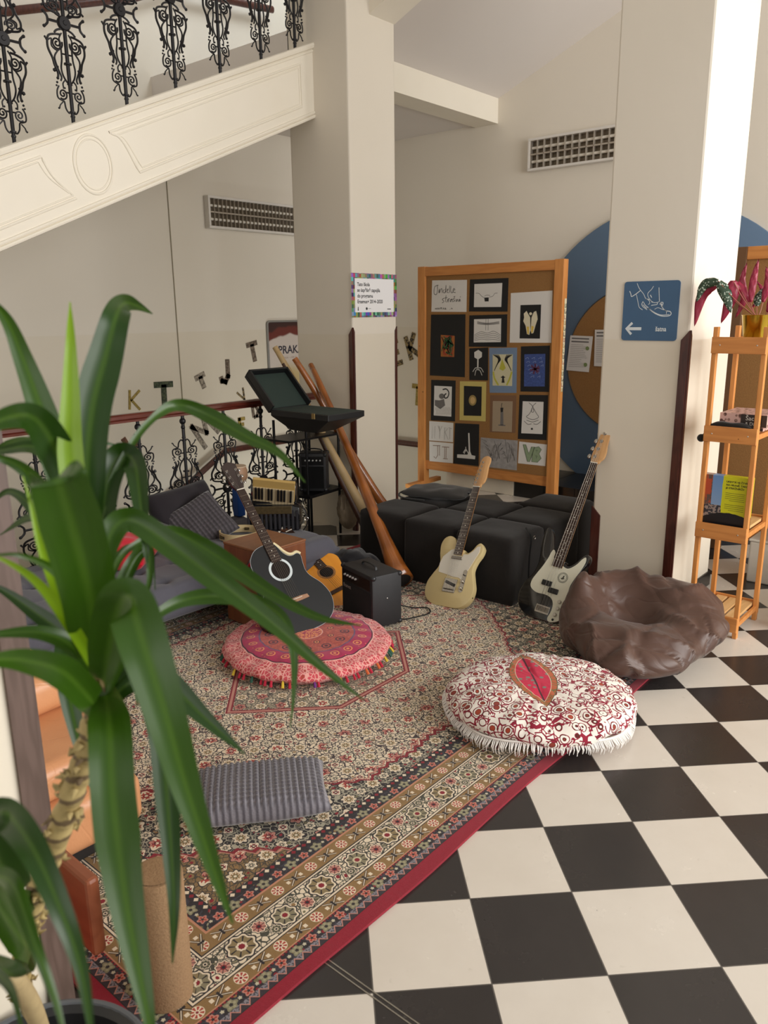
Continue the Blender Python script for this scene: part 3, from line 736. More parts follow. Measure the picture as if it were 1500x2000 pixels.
strokes('brown_letters', a, [C2([(80, 835), (160, 838)]), C2([(130, 840), (132, 940), (112, 975), (88, 955)]), C2([(150, 842), (150, 945)]), C2([(178, 850), (255, 855)]), C2([(208, 855), (206, 975)]), C2([(225, 857), (222, 975)]), C2([(190, 978), (240, 982)])], BRN, .006, sm=False)
a = artwork('black picture with a white figure and tall white pillar, bottom row of board', [(318, 592), (582, 605), (575, 1060), (300, 1030)], BLACKP, f=cr2)
blob('white_column', a, [C2([(462, 700), (476, 700), (484, 900), (500, 940), (540, 950), (536, 985), (342, 968), (343, 932), (455, 935), (468, 900)])], WH)
strokes('seated_figure', a, [C2([(436, 850), (436, 870)]), C2([(432, 875), (408, 915)]), C2([(440, 875), (418, 925)]), C2([(438, 870), (462, 920)]), C2([(425, 890), (450, 895)])], WH, .007)
a = artwork('wide sheet shaded with grey pencil scribble behind the cream guitar headstock', [(598, 748), (1000, 782), (988, 1106), (590, 1060)], flat('scribbled_paper', '9a9694', .85, var=.35, scale=26), f=cr2)
strokes('scribble', a, [C2([(605 + 20 * k, 765 + (k * 37) % 240), (660 + 18 * k, 790 + (k * 53) % 230), (640 + 18 * k, 800 + (k * 29) % 220)]) for k in range(18)], GREYINK, .004)
a = artwork('white sheet with rounded green letters at the board bottom right', [(1016, 792), (1316, 826), (1298, 1060), (1002, 1028)], PAPER, f=cr2)
GR = flat('green_pencil', '8b9c7c', .8, var=.15, scale=60); GD = flat('dark_green_pencil', '3f4f38', .8)
blob('green_letters', a, [C2([(1058, 826), (1088, 826), (1120, 920), (1150, 850), (1185, 850), (1130, 1012), (1105, 1010)]), C2([(1180, 858), (1230, 848), (1258, 880), (1232, 925), (1255, 975), (1215, 1018), (1150, 1012), (1160, 930)])], GR)
strokes('letter_outline', a, [C2([(1058, 826), (1088, 826), (1120, 920), (1150, 850), (1185, 850), (1130, 1012), (1105, 1010), (1058, 826)]), C2([(1180, 858), (1230, 848), (1258, 880), (1232, 925), (1255, 975), (1215, 1018), (1150, 1012), (1160, 930), (1180, 858)]), C2([(1195, 890), (1215, 885), (1205, 905)]), C2([(1190, 950), (1210, 948), (1200, 975)])], GD, .004, .0025, sm=False)
# coloured lettering strip along the board's lit side edge
t_ = thing('painted_strip', 'narrow strip of painted letters on the lit side edge of the tall pinboard', 'strip', mat=on_v(0, BV0 - .0005, 0))
STW = flat('strip_paper', 'd9cfae', .7)
obj('paper', prism(B(), [(4.845, .98), (4.878, .98), (4.878, 1.74), (4.845, 1.74)], 0, .001), STW, t_)
for k in range(16):
    z0 = 1.70 - k * .046; b = B(); ribbon2d(b, [(4.85, z0), (4.85, z0 - .03), (4.872, z0 - .03), (4.872, z0 - .015 * (k % 3))], .007, 0, .002)
    obj('painted_letter', b, flat(('strip_green', 'strip_dark', 'strip_red', 'strip_ochre')[k % 4], ('3f5c4a', '26262a', '9c5040', 'a07f3c')[k % 4], .6), t_)

# ------------------------------------------------------------------ big blue disc with cork disc on the back wall
disc = thing('wall_disc', 'huge blue round wall panel with an off-centre cork circle, behind the right pillar', 'wall panel', mat=on_u(5.599, 1.2, 1.2))
b = B(); lathe(b, [(0, 0), (1.272, 0), (1.276, .006), (1.276, .034), (1.27, .038), (0, .038)], 96, TR((-.42, .018, 0))); obj('blue_panel', b, flat('slate_blue', '5d7590', .55, var=.02), disc, True)
b = B(); lathe(b, [(0, .0379), (.645, .0379), (.645, .044), (0, .044)], 72, TR((-.607, 0, 0))); obj('cork_circle', b, CORK, disc, True)
b = B(); tube(b, [(-.607 + .645 * math.cos(q), .645 * math.sin(q), .044) for q in [2 * PI * k / 72 for k in range(72)]], .0045, 5, True); obj('rim_line', b, flat('dark_edge', '3a352f', .6), disc)
def notice(label, quad, seed):
    o = thing('notice', label, 'notice', mat=on_u(5.549, 0, 0), group=None)
    tr = lambda x, y: (lambda p: (-p.y, p.z))(atX(x, y, 5.548))
    sheet('paper', o, quad, PAPER, 0, .001, tr)
    r = random.Random(seed); (x0, y0), (x1, y1), (x2, y2), (x3, y3) = quad; L1 = []; L2 = []
    def at(a, b_): return (x0 + (x1 - x0) * a + (x3 - x0) * b_, y0 + (y1 - y0) * a + (y3 - y0) * b_)
    for k in range(13): L1.append([at(.08, .26 + .052 * k), at(.08 + r.uniform(.5, .84), .26 + .052 * k)])
    for k in range(2): L2.append([at(.08, .08 + .09 * k), at(.85, .08 + .09 * k)])
    strokes('printed_lines', o, L1, LIGHTINK, .004, .002, tr, False); strokes('heading', o, L2, GREYINK, .012, .002, tr, False)
    return o, at, tr
o, at, tr = notice('white printed notice with two green stamps pinned where blue meets cork', [(1114, 655), (1158, 657), (1150, 727), (1106, 723)], 1)
for a_, b_ in ((.82, .35), (.82, .82)): blob('green_stamp', o, [[(at(a_, b_)[0] + 3.6 * math.cos(q), at(a_, b_)[1] + 4 * math.sin(q)) for q in [2 * PI * k / 14 for k in range(14)]]], flat('stamp_green', '7d8f5a', .7), .0025, tr)
notice('white printed notice half hidden by the edge of the right pillar', [(1162, 644), (1206, 644), (1202, 717), (1160, 715)], 2)

# ------------------------------------------------------------------ wall lights with louvre grids
def louvre(label, M, length, h, ncell):
    o = thing('wall_light', label, 'light fixture', mat=M)
    white = flat('fixture_white', 'd9d4cd', .4); refl = flat('louvre_metal', 'b3a99c', .35, .3)
    b = B(); bx(b, 0, length, 0, .022, 0, .07, .003); bx(b, 0, length, h - .022, h, 0, .07, .003); bx(b, 0, .022, .022, h - .022, 0, .07, .003); bx(b, length - .022, length, .022, h - .022, 0, .07, .003)
    obj('housing', b, white, o)
    obj('reflector', box(.02, length - .02, .02, h - .02, .002, .012), flat('reflector_dark', '7a6f60', .35, .6), o)
    for k in (0, 1): obj('tube_lamp', tube(B(), [(.03, h * (.29 + .42 * k), .035), (length - .03, h * (.29 + .42 * k), .035)], .013, 12), flat('lamp_glass', 'e4ded2', .3), o, True)
    b = B()
    for k in range(ncell + 1):
        x = .022 + (length - .044) * k / ncell; bx(b, x - .002, x + .002, .02, h - .02, .03, .066)
    bx(b, .02, length - .02, h / 2 - .006, h / 2 + .006, .03, .066); obj('louvre_grid', b, refl, o)
    return o
louvre('louvred fluorescent light on the stairwell wall under the flight of stairs', on_v(3.62, 5.2, 2.42), 1.28, .285, 26)
louvre('louvred fluorescent light high on the back wall, its end hidden by the right pillar', on_u(5.6, 2.93, 2.875), 1.28, .275, 18)

# ------------------------------------------------------------------ signs and posters
o = thing('wayfinding_sign', 'square blue sign with shoe-tying hands, arrow and one word on the right pillar', 'sign', mat=on_u(2.94, .768, 1.486))
SW, SH = .297, .302
def rrect(w, h, r, n=5):
    out = []
    for cx, cy, a0 in ((w - r, h - r, 0), (r, h - r, PI / 2), (r, r, PI), (w - r, r, 1.5 * PI)):
        out += [(cx + r * math.cos(a0 + PI / 2 * k / n), cy + r * math.sin(a0 + PI / 2 * k / n)) for k in range(n + 1)]
    return out
obj('panel', prism(B(), rrect(SW, SH, .016), 0, .006), flat('sign_blue', '3f5f80', .35), o)
WHT = flat('sign_white', 'd6dde0', .5)
def sg(x, y): return ((x - 165) / 1195 * SW, (1452 - y) / 1250 * SH)
b = B()
for l, w in (([(445, 240), (480, 320), (530, 390), (600, 470), (650, 560), (720, 600), (745, 660), (715, 690)], .0035), ([(290, 400), (320, 460), (340, 515), (430, 465), (530, 390)], .005), ([(440, 470), (480, 600), (520, 740), (600, 800)], .0035), ([(805, 310), (760, 380), (695, 450), (700, 520), (760, 600), (830, 650), (900, 650), (950, 630)], .0035), ([(920, 340), (930, 450), (950, 640)], .004), ([(600, 620), (575, 680), (600, 730), (640, 760), (700, 800)], .004), ([(610, 640), (650, 700), (700, 740)], .004), ([(600, 690), (650, 740), (690, 770)], .004), ([(700, 740), (800, 830), (920, 900), (1040, 935), (1170, 930), (1215, 890), (1190, 840), (1110, 825), (1040, 780), (1020, 720), (1030, 660), (990, 650), (960, 690)], .005), ([(720, 760), (850, 850), (1000, 910), (1180, 905)], .004), ([(860, 790), (930, 760), (1040, 800), (1110, 825), (1115, 890)], .003), ([(780, 710), (850, 700), (905, 690), (910, 655)], .004), ([(660, 570), (740, 590), (800, 650)], .004), ([(745, 490), (780, 545)], .005), ([(980, 660), (1020, 750)], .008)):
    q = [(p.x, p.y) for p in spline([(*sg(*p), 0) for p in l], 5)]; ribbon2d(b, q, w * .8, 0, .0068)
obj('shoe_drawing', b, WHT, o)
b = B(); ribbon2d(b, [sg(270, 1200), sg(600, 1200)], .0155, 0, .0068); ribbon2d(b, [sg(395, 1075), sg(268, 1200), sg(385, 1320)], .0135, 0, .0069); obj('arrow', b, WHT, o)
obj('lettering', moved(text_mesh('šatna', .034, .0006, weight=.0006, squeeze=.82), TR((*sg(905, 1250), .0066))), WHT, o)

EW, EH = .512, .312
o = thing('certificate_poster', 'white notice with a multicoloured patterned border on the centre pillar', 'poster', mat=on_v(3.142, 2.93, 1.612))
obj('sheet', box(0, EW, 0, EH, .0, .0015), flat('poster_white', 'efeef0', .5, var=.01), o)
t = MT('patchwork_print', .5); x_, y_, z_ = t.coord(); w_ = t.n.new('ShaderNodeTexWhiteNoise'); t.l.new(t.comb((x_ / .0213).fl(), ((y_ - .012) / .027).fl()).s, w_.inputs['Vector'])
sp_ = t.n.new('ShaderNodeSeparateColor'); t.l.new(w_.outputs['Color'], sp_.inputs[0]); h_ = t.n.new('ShaderNodeCombineColor'); h_.mode = 'HSV'; t.l.new(sp_.outputs[0], h_.inputs[0])
t.put(h_.inputs[1], X(t, sp_.outputs[1]) * .45 + .5); t.put(h_.inputs[2], X(t, sp_.outputs[2]) * .5 + .08); t.base(X(t, h_.outputs[0]))
b = B()
for q_ in ((0, EW, 0, .036), (0, EW, EH - .036, EH), (0, .036, .036, EH - .036), (EW - .036, EW, .036, EH - .036)): bx(b, *q_, .0015, .0023)
bmesh.ops.remove_doubles(b, verts=b.verts, dist=.0001); obj('patterned_border', b, t.m, o)
TX = flat('poster_text', '16161a', .6)
for k, s_ in enumerate(('Tato škola', 'se úspěšně zapojila', 'do programu', 'Erasmus+ 2014–2020')):
    obj('lettering', moved(text_mesh(s_, .036, .0002, weight=.0007, squeeze=.9), TR((.062, .222 - .0405 * k, .0018))), TX, o)
for lg in ([(.064, .048), (.074, .048), (.072, .075), (.066, .075)], circ(.163, .062, .010, 12), [(.18, .061), (.21, .061), (.21, .063), (.18, .063)], [(.40, .055), (.44, .055), (.44, .061), (.40, .061)]): blob('small_logo', o, [lg], TX, .0024, lambda a_, b_: (a_, b_))

p0 = atY(520, 628, 5.2); p1 = atY(524, 748, 5.2)
o = thing('framed_poster', 'silver-framed brown and cream poster with gothic lettering, behind the didgeridoos', 'poster', mat=on_v(p0.x, 5.2, p1.z - .05))
PWD, PH = .62, p0.z - p1.z + .05
silver = flat('silver_frame', 'a9a9a8', .35, .7)
b = B(); tube(b, [(*q, .012) for q in rrect(PWD, PH, .03)], .012, 6, True); obj('frame', b, silver, o, True)
def postmat():
    t = MT('poster_print', .4); x, y, z = t.coord(); n = t.noise(t.vec, 5, 2)
    h = y / PH + (x / PWD - .5).abs() * .25 + (n - .5) * .15
    c = t.mix(t.smooth(h, .45, .2), lin('cbbfb6'), lin('bda87a')); c = t.mix(t.smooth(h, .80, .84), c, lin('6a2f28')); c = t.mix(t.smooth(h, .93, .98), c, lin('3d2422'))
    t.base(c); return t.m
obj('print', box(.01, PWD - .01, .01, PH - .01, 0, .006), postmat(), o)
obj('lettering', moved(text_mesh('PRAKA', .115, .0005, weight=.002), TR((.14, .34, .0066))), flat('poster_navy', '2c2a38', .6), o)
obj('lettering', moved(text_mesh('1 8 8 4 · 1 9 9 3', .03, .0005), TR((.19, .285, .0066))), flat('poster_tan', '8a6a50', .6), o)
# ------------------------------------------------------------------ cut-out letters stuck on the walls
LT = {'T': [[(-.5, 1), (.5, 1)], [(0, 1), (0, 0)]], 'J': [[(.3, 1), (.3, .25), (.05, 0), (-.25, .05), (-.35, .25)]], 'K': [[(-.3, 1), (-.3, 0)], [(.35, 1), (-.25, .45)], [(-.2, .5), (.38, 0)]],
      'V': [[(-.4, 1), (0, 0), (.42, 1)]], 'N': [[(-.35, 0), (-.35, 1), (.35, 0), (.35, 1)]], 'M': [[(-.45, 0), (-.35, 1), (0, .4), (.35, 1), (.45, 0)]], 'E': [[(.35, 1), (-.3, 1), (-.3, 0), (.35, 0)], [(-.3, .5), (.25, .5)]],
      'F': [[(.35, 1), (-.3, 1), (-.3, 0)], [(-.3, .55), (.2, .55)]], 'D': [[(-.3, 0), (-.3, 1), (.1, .95), (.35, .5), (.1, .05), (-.3, 0)]], 'L': [[(-.25, 1), (-.25, 0), (.35, 0)]]}
def lettermat(name, a_, b_):
    if name in _mc: return _mc[name]
    t = MT(name, .7); t.coord(); n = t.noise(t.vec, 45, 2); t.base(t.mix(n > .5, lin(a_), lin(b_))); _mc[name] = t.m; return t.m
def wall_letter(ch, label, px_top, px_bot, side, w, ratio, mat, roll=0):
    """px_top / px_bot: where the middle of the letter's head and foot stand on the wall"""
    if side == 'v': P = atY(*px_top, 5.2); Q_ = atY(*px_bot, 5.2); a_ = Vector((P.x, P.z)); b_ = Vector((Q_.x, Q_.z)); M = on_v(b_.x, 5.2, b_.y)
    else: P = atX(*px_top, 5.6); Q_ = atX(*px_bot, 5.6); a_ = Vector((-P.y, P.z)); b_ = Vector((-Q_.y, Q_.z)); M = on_u(5.6, -b_.x, b_.y)
    up = a_ - b_; h = up.length; ang = math.atan2(-up.x, up.y)
    b = B()
    for l in LT[ch]:
        q = [(x * ratio * h, y * h) for x, y in l]
        for i in range(len(q) - 1):
            p, r = Vector(q[i]), Vector(q[i + 1]); d = (r - p).normalized() * (w * .45); nn = Vector((-d.y, d.x)).normalized() * w / 2
            p2 = p - (d if i > 0 else d * 0); r2 = r + (d if i < len(q) - 2 else d * 0)
            prism(b, [p2 + nn, r2 + nn, r2 - nn, p2 - nn], .0005, .006)
    moved(b, RZ(ang))
    o = obj('wall_letter', b, mat); o.matrix_world = M; tag(o, label, 'letter', None)
DK = lettermat('letter_dark_green', '2c3527', '4a5138'); BR = lettermat('letter_brown', '57493b', '77685a'); BG = lettermat('letter_grey', '6b6156', '9a8f80'); OC = lettermat('letter_ochre', '8a7434', 'a08a45'); RD = lettermat('letter_red_brown', '5a3524', '714a33'); LP = lettermat('letter_leopard', '2d241c', '8f7a52')
wall_letter('K', 'thin brown letter K on the stairwell wall just above the handrail', (262, 762), (262, 800), 'v', .022, .9, OC)
wall_letter('T', 'big dark green letter T on the stairwell wall above the handrail', (319, 751), (322, 802), 'v', .055, .85, DK)
wall_letter('T', 'jagged grey letter T on the stairwell wall, left of the letter J', (390, 735), (399, 758), 'v', .05, 1.0, BG)
wall_letter('J', 'brown letter J on the stairwell wall between two letters T', (437, 702), (439, 746), 'v', .05, .62, BR)
wall_letter('T', 'brown letter T on the stairwell wall beside the framed poster', (491, 672), (498, 706), 'v', .05, .80, BR)
wall_letter('V', 'striped letter V half hidden by the lid of the black case', (468, 762), (477, 780), 'v', .02, 1.0, LP)
wall_letter('V', 'dark red letter V on the stairwell wall below the handrail', (253, 852), (262, 892), 'v', .05, .9, RD)
wall_letter('M', 'tilted grey letter M on the stairwell wall behind the iron balusters', (385, 822), (415, 860), 'v', .05, .9, BG)
wall_letter('F', 'ochre letter F on the stairwell wall beside the iron baluster', (472, 818), (474, 842), 'v', .035, .9, OC)
wall_letter('D', 'brown letter D on the stairwell wall below the black case', (497, 792), (500, 814), 'v', .035, .9, BR)
wall_letter('K', 'leopard-patterned letter K on the back wall beside the pinboard', (800, 654), (812, 700), 'u', .055, .75, LP)
wall_letter('E', 'dark letter E on the back wall, half hidden by the centre pillar', (768, 668), (778, 710), 'u', .055, .8, LP)
wall_letter('T', 'ochre letter T with a dark bar on the back wall, low beside the pinboard', (817, 755), (815, 792), 'u', .05, .8, OC)

# ------------------------------------------------------------------ soft furniture
VELVET = None
def fabric(name, c, rough=.95, sheen=.3, weave=260, var=.25):
    if name in _mc: return _mc[name]
    t = MT(name, rough, spec=.2); x, y, z = t.coord(); n = t.noise(t.vec, weave, 3, .7); m = t.noise(t.vec, 5, 3); cc = lin(c)
    t.base(t.mix(n * .6 + m * .4, tuple(v * (1 - var) for v in cc), tuple(min(1, v * (1 + var)) for v in cc)))
    t.b.inputs['Sheen Weight'].default_value = sheen; t.bump(n, .0012, .6); _mc[name] = t.m; return t.m
# ottoman cubes
BLKF = fabric('black_suede', '201d1b', .9, .10, 30, .35)
def cube_bm(w, h, seed):
    bm = B(); bx(bm, -w / 2, w / 2, -w / 2, w / 2, .012, h)
    bmesh.ops.subdivide_edges(bm, edges=bm.edges[:], cuts=14, use_grid_fill=True)
    for v in bm.verts:
        p = v.co; r = .024; hx = w / 2 - r; q = Vector((max(-hx, min(hx, p.x)), max(-hx, min(hx, p.y)), max(.012 + r * .4, min(h - r, p.z))))
        d = p - q
        if d.length > 1e-6: v.co = q + d.normalized() * min(r, d.length) if p.z > .05 else p
        e = (1 - (2 * abs(p.x) / w) ** 4) * (1 - (2 * abs(p.y) / w) ** 4)
        if p.z > h - .01: v.co.z += .010 * max(0, e) + .004 * noise.noise(p * 9 + Vector((seed, 0, 0)))
        else:
            k = max(0, 1 - (abs(2 * p.z / h - 1)) ** 2); v.co += Vector((p.x, p.y, 0)).normalized() * ((.002 * k + .003 * noise.noise(p * 7 + Vector((seed, 1, 0))) * k))
    return bm
W = .386
cube = obj('ottoman', cube_bm(W, .40, 0), BLKF, smooth='all')
rows = [(2.665, 1.325, 'near right one in the front row, its corner nearest the bass guitar'), (2.675, 1.725, 'middle one of the front row, behind the cream guitar'), (2.70, 2.125, 'left end of the front row, beside the long didgeridoo'),
        (3.065, 1.305, 'right one of the back row, beside the right pillar'), (3.07, 1.705, 'middle one of the back row, behind the cream guitar neck'), (3.09, 2.105, 'left one of the back row, under the grey bag'), (3.47, 1.40, 'rearmost one at the foot of the pinboard')]
for k, (u, v, l) in enumerate(rows):
    o = cube if k == 0 else cube.copy()
    if k: COL.objects.link(o)
    o.location = (u, v, 0); o.rotation_euler = (0, 0, math.radians((2, -1, 2, 0, 1, -2, 0)[k])); tag(o, 'black cube ottoman, ' + l, 'ottoman', 'black cube ottomans')
# folded grey bag on the ottomans
b = puff(.46, .27, .075, 28, 3.0, .5, 4); o = obj('bag_body', b, fabric('grey_bag_cloth', '3a3836', .9, .2), smooth='all')
t_ = thing('soft_bag', 'flat dark grey cloth bag lying on the back left ottoman', 'bag', (3.05, 2.07, .413), math.radians(-72)); o.parent = t_
obj('strap', tube(B(), spline([(-.23, .05, .03), (-.28, .0, .01), (-.25, -.09, .006), (-.17, -.145, .008), (-.05, -.15, .006)], 8), .008, 6, flat=.5), fabric('black_webbing', '141414'), t_, True)
obj('side_tab', box(.195, .225, -.02, .02, .035, .05, .003), fabric('black_webbing', '141414'), t_)

# grey tufted sofa bed
GREYF = fabric('grey_upholstery', '57565f', .95, .2, 220, .18)
sofa = thing('sofa_bed', 'low grey tufted sofa bed under the balustrade at the left', 'sofa', (0, 0, 0))
SU0, SU1, SV0, SV1, SZ0, SZ1 = -.75, 2.20, 2.22, 3.17, .12, .30
bm = B(); NX, NY = 150, 60
tops = {}
def sofa_h(u, v):
    h = SZ1; du = min(u - SU0, SU1 - u); dv = min(v - SV0, SV1 - v); r = .05
    for d in (du, dv):
        if d < r: h -= r - math.sqrt(max(0, r * r - (r - d) ** 2))
    s = .235; i = (u - SU0) / s; j = (v - SV0) / s
    fi, fj = i - math.floor(i) - .5, j - math.floor(j) - .5
    h -= .026 * math.exp(-(fi * fi + fj * fj) * 60) if du > .05 and dv > .05 else 0
    h -= .007 * (math.exp(-(fi * 14) ** 2) + math.exp(-(fj * 14) ** 2)); return h + .004 * noise.noise(Vector((u * 5, v * 5, 0)))
grid = [[bm.verts.new((SU0 + (SU1 - SU0) * i / NX, SV0 + (SV1 - SV0) * j / NY, sofa_h(SU0 + (SU1 - SU0) * i / NX, SV0 + (SV1 - SV0) * j / NY))) for j in range(NY + 1)] for i in range(NX + 1)]
for i in range(NX):
    for j in range(NY): bm.faces.new((grid[i][j], grid[i + 1][j], grid[i + 1][j + 1], grid[i][j + 1]))
edge = [grid[i][0] for i in range(NX + 1)] + [grid[NX][j] for j in range(1, NY + 1)] + [grid[i][NY] for i in range(NX - 1, -1, -1)] + [grid[0][j] for j in range(NY - 1, 0, -1)]
prev = edge
for z, o_ in ((.22, .010), (.19, .004), (.185, -.002), (.175, .006), (.14, .006), (SZ0, -.02)):
    ring = []
    for v in edge:
        c = v.co; ou = -o_ if c.x < SU0 + .001 else (o_ if c.x > SU1 - .001 else 0); ov = -o_ if c.y < SV0 + .001 else (o_ if c.y > SV1 - .001 else 0)
        ring.append(bm.verts.new((c.x + ou, c.y + ov, z)))
    for k in range(len(edge)): bm.faces.new((prev[k], prev[(k + 1) % len(edge)], ring[(k + 1) % len(edge)], ring[k]))
    prev = ring
bm.faces.new(prev)
obj('mattress', bm, GREYF, sofa, 'all')
for u in (SU0 + .1, SU1 - .12):
    for v in (SV0 + .08, SV1 - .08): obj('leg', tube(B(), [(u, v, .0135), (u, v, .13)], .016, 10), flat('black_metal', '141416', .4, .5), sofa)

def cushion(name, label, w, d, h, mat, loc, rot, ribs=None, cat='cushion', sq=4.0, crease=.25, seed=0, n=26):
    M = TR(loc) @ Matrix.LocRotScale(None, rot_e(rot), None) if False else None
    o = obj(name, moved(puff(w, d, h, n, sq, crease, seed, ribs), TR((0, 0, 0))), mat, smooth='all')
    o.location = loc; o.rotation_euler = rot; return tag(o, label, cat)
R_ = math.radians
RIB = fabric('ribbed_velour', '4a4549', .8, .6, 120, .3)
def ribmat(name, c1, c2, p):
    t = MT(name, .75); x, y, z = t.coord(); f = (((x / p).mod(1.0) - .5).abs() * 2.0); g = (((y / p).mod(1.0) - .5).abs() * 2.0)
    n = t.noise(t.vec, 160, 2); k = t.smooth(f, .1, .8) * (.55 + g * .45)
    t.base(t.mix(k * .8 + n * .2, lin(c1), lin(c2))); t.b.inputs['Sheen Weight'].default_value = .6; t.b.inputs['Sheen Roughness'].default_value = .4
    t.bump(n, .002, .6); return t.m
RIB2 = ribmat('ribbed_plush', '433f47', '8d8a92', .0215)
cushion('cushion', 'smooth charcoal cushion leaning on the iron balusters at the sofa end', .52, .42, .15, fabric('charcoal_cloth', '2a262a', .9, .15), (1.70, 3.14, .35), (R_(62), R_(-2), R_(8)), seed=3)
cushion('cushion', 'dark ribbed cushion tilted against the smooth charcoal one on the sofa', .36, .34, .11, ribmat('ribbed_dark', '2b272a', '565056', .026), (1.70, 2.93, .335), (R_(42), R_(-24), R_(-14)), (.026, .009), n=72)
cushion('cushion', 'small crumpled dark ribbed cushion on the sofa, left of the tilted one', .26, .24, .10, ribmat('ribbed_dark_b', '2b272a', '565056', .026), (1.42, 2.98, .305), (R_(20), R_(10), R_(30)), (.026, .009), n=60)
cushion('cushion', 'bright red square cushion lying on the sofa behind the leaves', .38, .38, .15, fabric('scarlet_cloth', 'd0122e', .85, .2, var=.1), (1.03, 2.80, .305), (R_(10), R_(0), R_(40)), seed=9)
cushion('cushion', 'grey ribbed cushion lying on top of the bright red one', .34, .34, .09, ribmat('ribbed_grey', '3c3a3e', '77747a', .026), (.88, 2.86, .40), (R_(10), R_(4), R_(44)), (.026, .009), n=60)

# wooden cajon box
CAJ = woodm('cajon_wood', '6a3a22', '7d4a2c', axis=2, scale=3, rough=.4, knots=False)
cj = thing('wooden_box', 'reddish brown wooden box drum in front of the sofa, behind the black guitar', 'box', (1.475, 2.06, .013), R_(0))
obj('body', box(-.155, .155, -.155, .155, .012, .44, .004), CAJ, cj)
obj('top_panel', box(-.157, .157, -.157, .157, .44, .452, .003), woodm('cajon_top', '7a4c30', '8e5d3c', axis=0, scale=3, rough=.35, knots=False), cj)
for a in (-.12, .12):
    for c in (-.12, .12): obj('foot', box(a - .015, a + .015, c - .015, c + .015, 0, .012), flat('black_rubber', '101010', .8), cj)
# tambourine
tb = thing('tambourine', 'pale round tambourine on the sofa behind the wooden box drum', 'tambourine', (1.79, 2.66, .305))
TBW = flat('pale_maple', 'cdb78a', .45)
b = B(); lathe(b, [(.118, 0), (.126, 0), (.126, .046), (.118, .046), (.118, 0)], 48); obj('hoop', b, TBW, tb, True)
for k in range(5):
    a = 2 * PI * k / 5 + .5; M = RZ(a) @ TR((.122, 0, .023)) @ RZ(PI / 2)
    obj('jingle_slot', moved(box(-.024, .024, -.0052, .0052, -.008, .008), M), flat('slot_dark', '3a2c20', .6), tb)
    b = B()
    for z in (-.004, .004): lathe(b, [(0, z), (.019, z - .001), (.019, z + .001), (0, z + .001)], 14, M)
    obj('jingle', b, flat('jingle_brass', '9a8a60', .3, .9), tb)

# grey ribbed cushion on the rug
cushion('cushion', 'oblong grey ribbed cushion lying alone on the rug near the leaves', .46, .31, .10, RIB2, (.320, .79, .018), (R_(-3), 0, R_(-40)), (.0215, .013), n=110, crease=.1)

# ------------------------------------------------------------------ floor poufs
def pouf_red_mat():
    t = MT('red_mandala_cloth', .85, spec=.2); x, y, z = t.coord(); r = hyp(x, y); th = y.atan2(x)
    n = t.noise(t.vec, 60, 3); v = t.vor(t.vec, 55, 'DISTANCE_TO_EDGE'); f = t.vor(t.vec, 38)
    coral, rose, mag, brick, org, dk, pale = [lin(h) for h in ('c8505a', 'a82850', '8c1f55', 'a8483e', 'e08a5a', '4a2030', 'e2a39a')]
    side = t.mix(v < .09, coral, pale); side = t.mix((f < .10), side, dk)
    side = t.mix(((th * 24.0 / PI).mod(1.0) < .10), side, pale); side = t.mix(((th * 24.0 / PI).mod(2.0) > 1.6) * (v > .2), side, brick)
    c = side
    def ringflower(c, R0, k, rad, a_, b_):
        q = ((th * (k / (2 * PI))).mod(1.0) - .5) * (2 * PI / k) * R0; d = hyp(q, r - R0) / rad
        c = t.mix(d < 1.0, c, a_); c = t.mix(d < .72, c, b_); return t.mix(d < .35, c, a_)
    c = t.mix(r < .330, c, pale); c = t.mix(r < .324, c, dk); c = t.mix(r < .318, c, t.mix(f < .12, rose, org))
    c = ringflower(c, .275, 22.0, .022, org, rose)
    c = t.mix(r < .238, c, lin('6d4668')); c = t.mix(r < .230, c, t.mix(n > .55, brick, lin('c25a48'))); c = ringflower(c, .185, 12.0, .024, dk, brick); c = ringflower(c, .125, 8.0, .016, dk, org)
    c = t.mix(r < .075, c, org); c = t.mix((r < .07) * (v < .08), c, rose); c = t.mix((r < .078) * (r > .073), c, pale)
    t.base(t.mix((n > .62) * .25, c, dk)); t.bump(n, .003, .5); t.b.inputs['Sheen Weight'].default_value = .2; return t.m
def pouf_mesh(R, h, top_r, n=110, wr=.0016, seed=0, sag=.0, lip=.35):
    bm = B(); prof = []
    K = 26
    for k in range(K + 1):
        a = k / K
        if a < .5: # top: centre to edge
            q = a / .5; rr = R * .93 * q; zz = h * (1 - .10 * q ** 2) - h * .62 * max(0, q - .72) ** 1.6 * 4.0
        else:
            q = (a - .5) / .5; ang = PI * .5 * q; rr = R * (.93 + .07 * math.sin(min(PI, q * PI * 1.25))) - R * .30 * max(0, q - .7) ** 1.3; zz = h * (lip) * (1 - q) ** 1.0 + .004
        prof.append((max(0, rr), zz))
    # make the join continuous
    z5 = prof[K // 2 - 1][1]
    z0 = prof[K // 2][1]
    for k in range(K // 2, K + 1):
        q = (k - K // 2) / (K - K // 2); prof[k] = (prof[k][0], z5 * (1 - q) ** .9 * .98 + .004)
    lathe(bm, prof, n)
    for v in bm.verts:
        p = v.co; r = math.hypot(p.x, p.y); a = math.atan2(p.y, p.x)
        k = max(0, min(1, (r / R - .35) / .5)); e = noise.noise(Vector((math.cos(a) * 3.5 + seed, math.sin(a) * 3.5, p.z * 3)))
        v.co.z += wr * 2.2 * k * math.sin(a * 21 + 4 * e) * (p.z > .02) + wr * 2.5 * noise.noise(p * 6 + Vector((seed, 0, 0))) * (p.z > .02)
        f = 1 + .022 * e * k + .008 * k * math.sin(a * 13 + 5 * e); v.co.x *= f; v.co.y *= f
    return bm
pc = (1.308, 1.578)
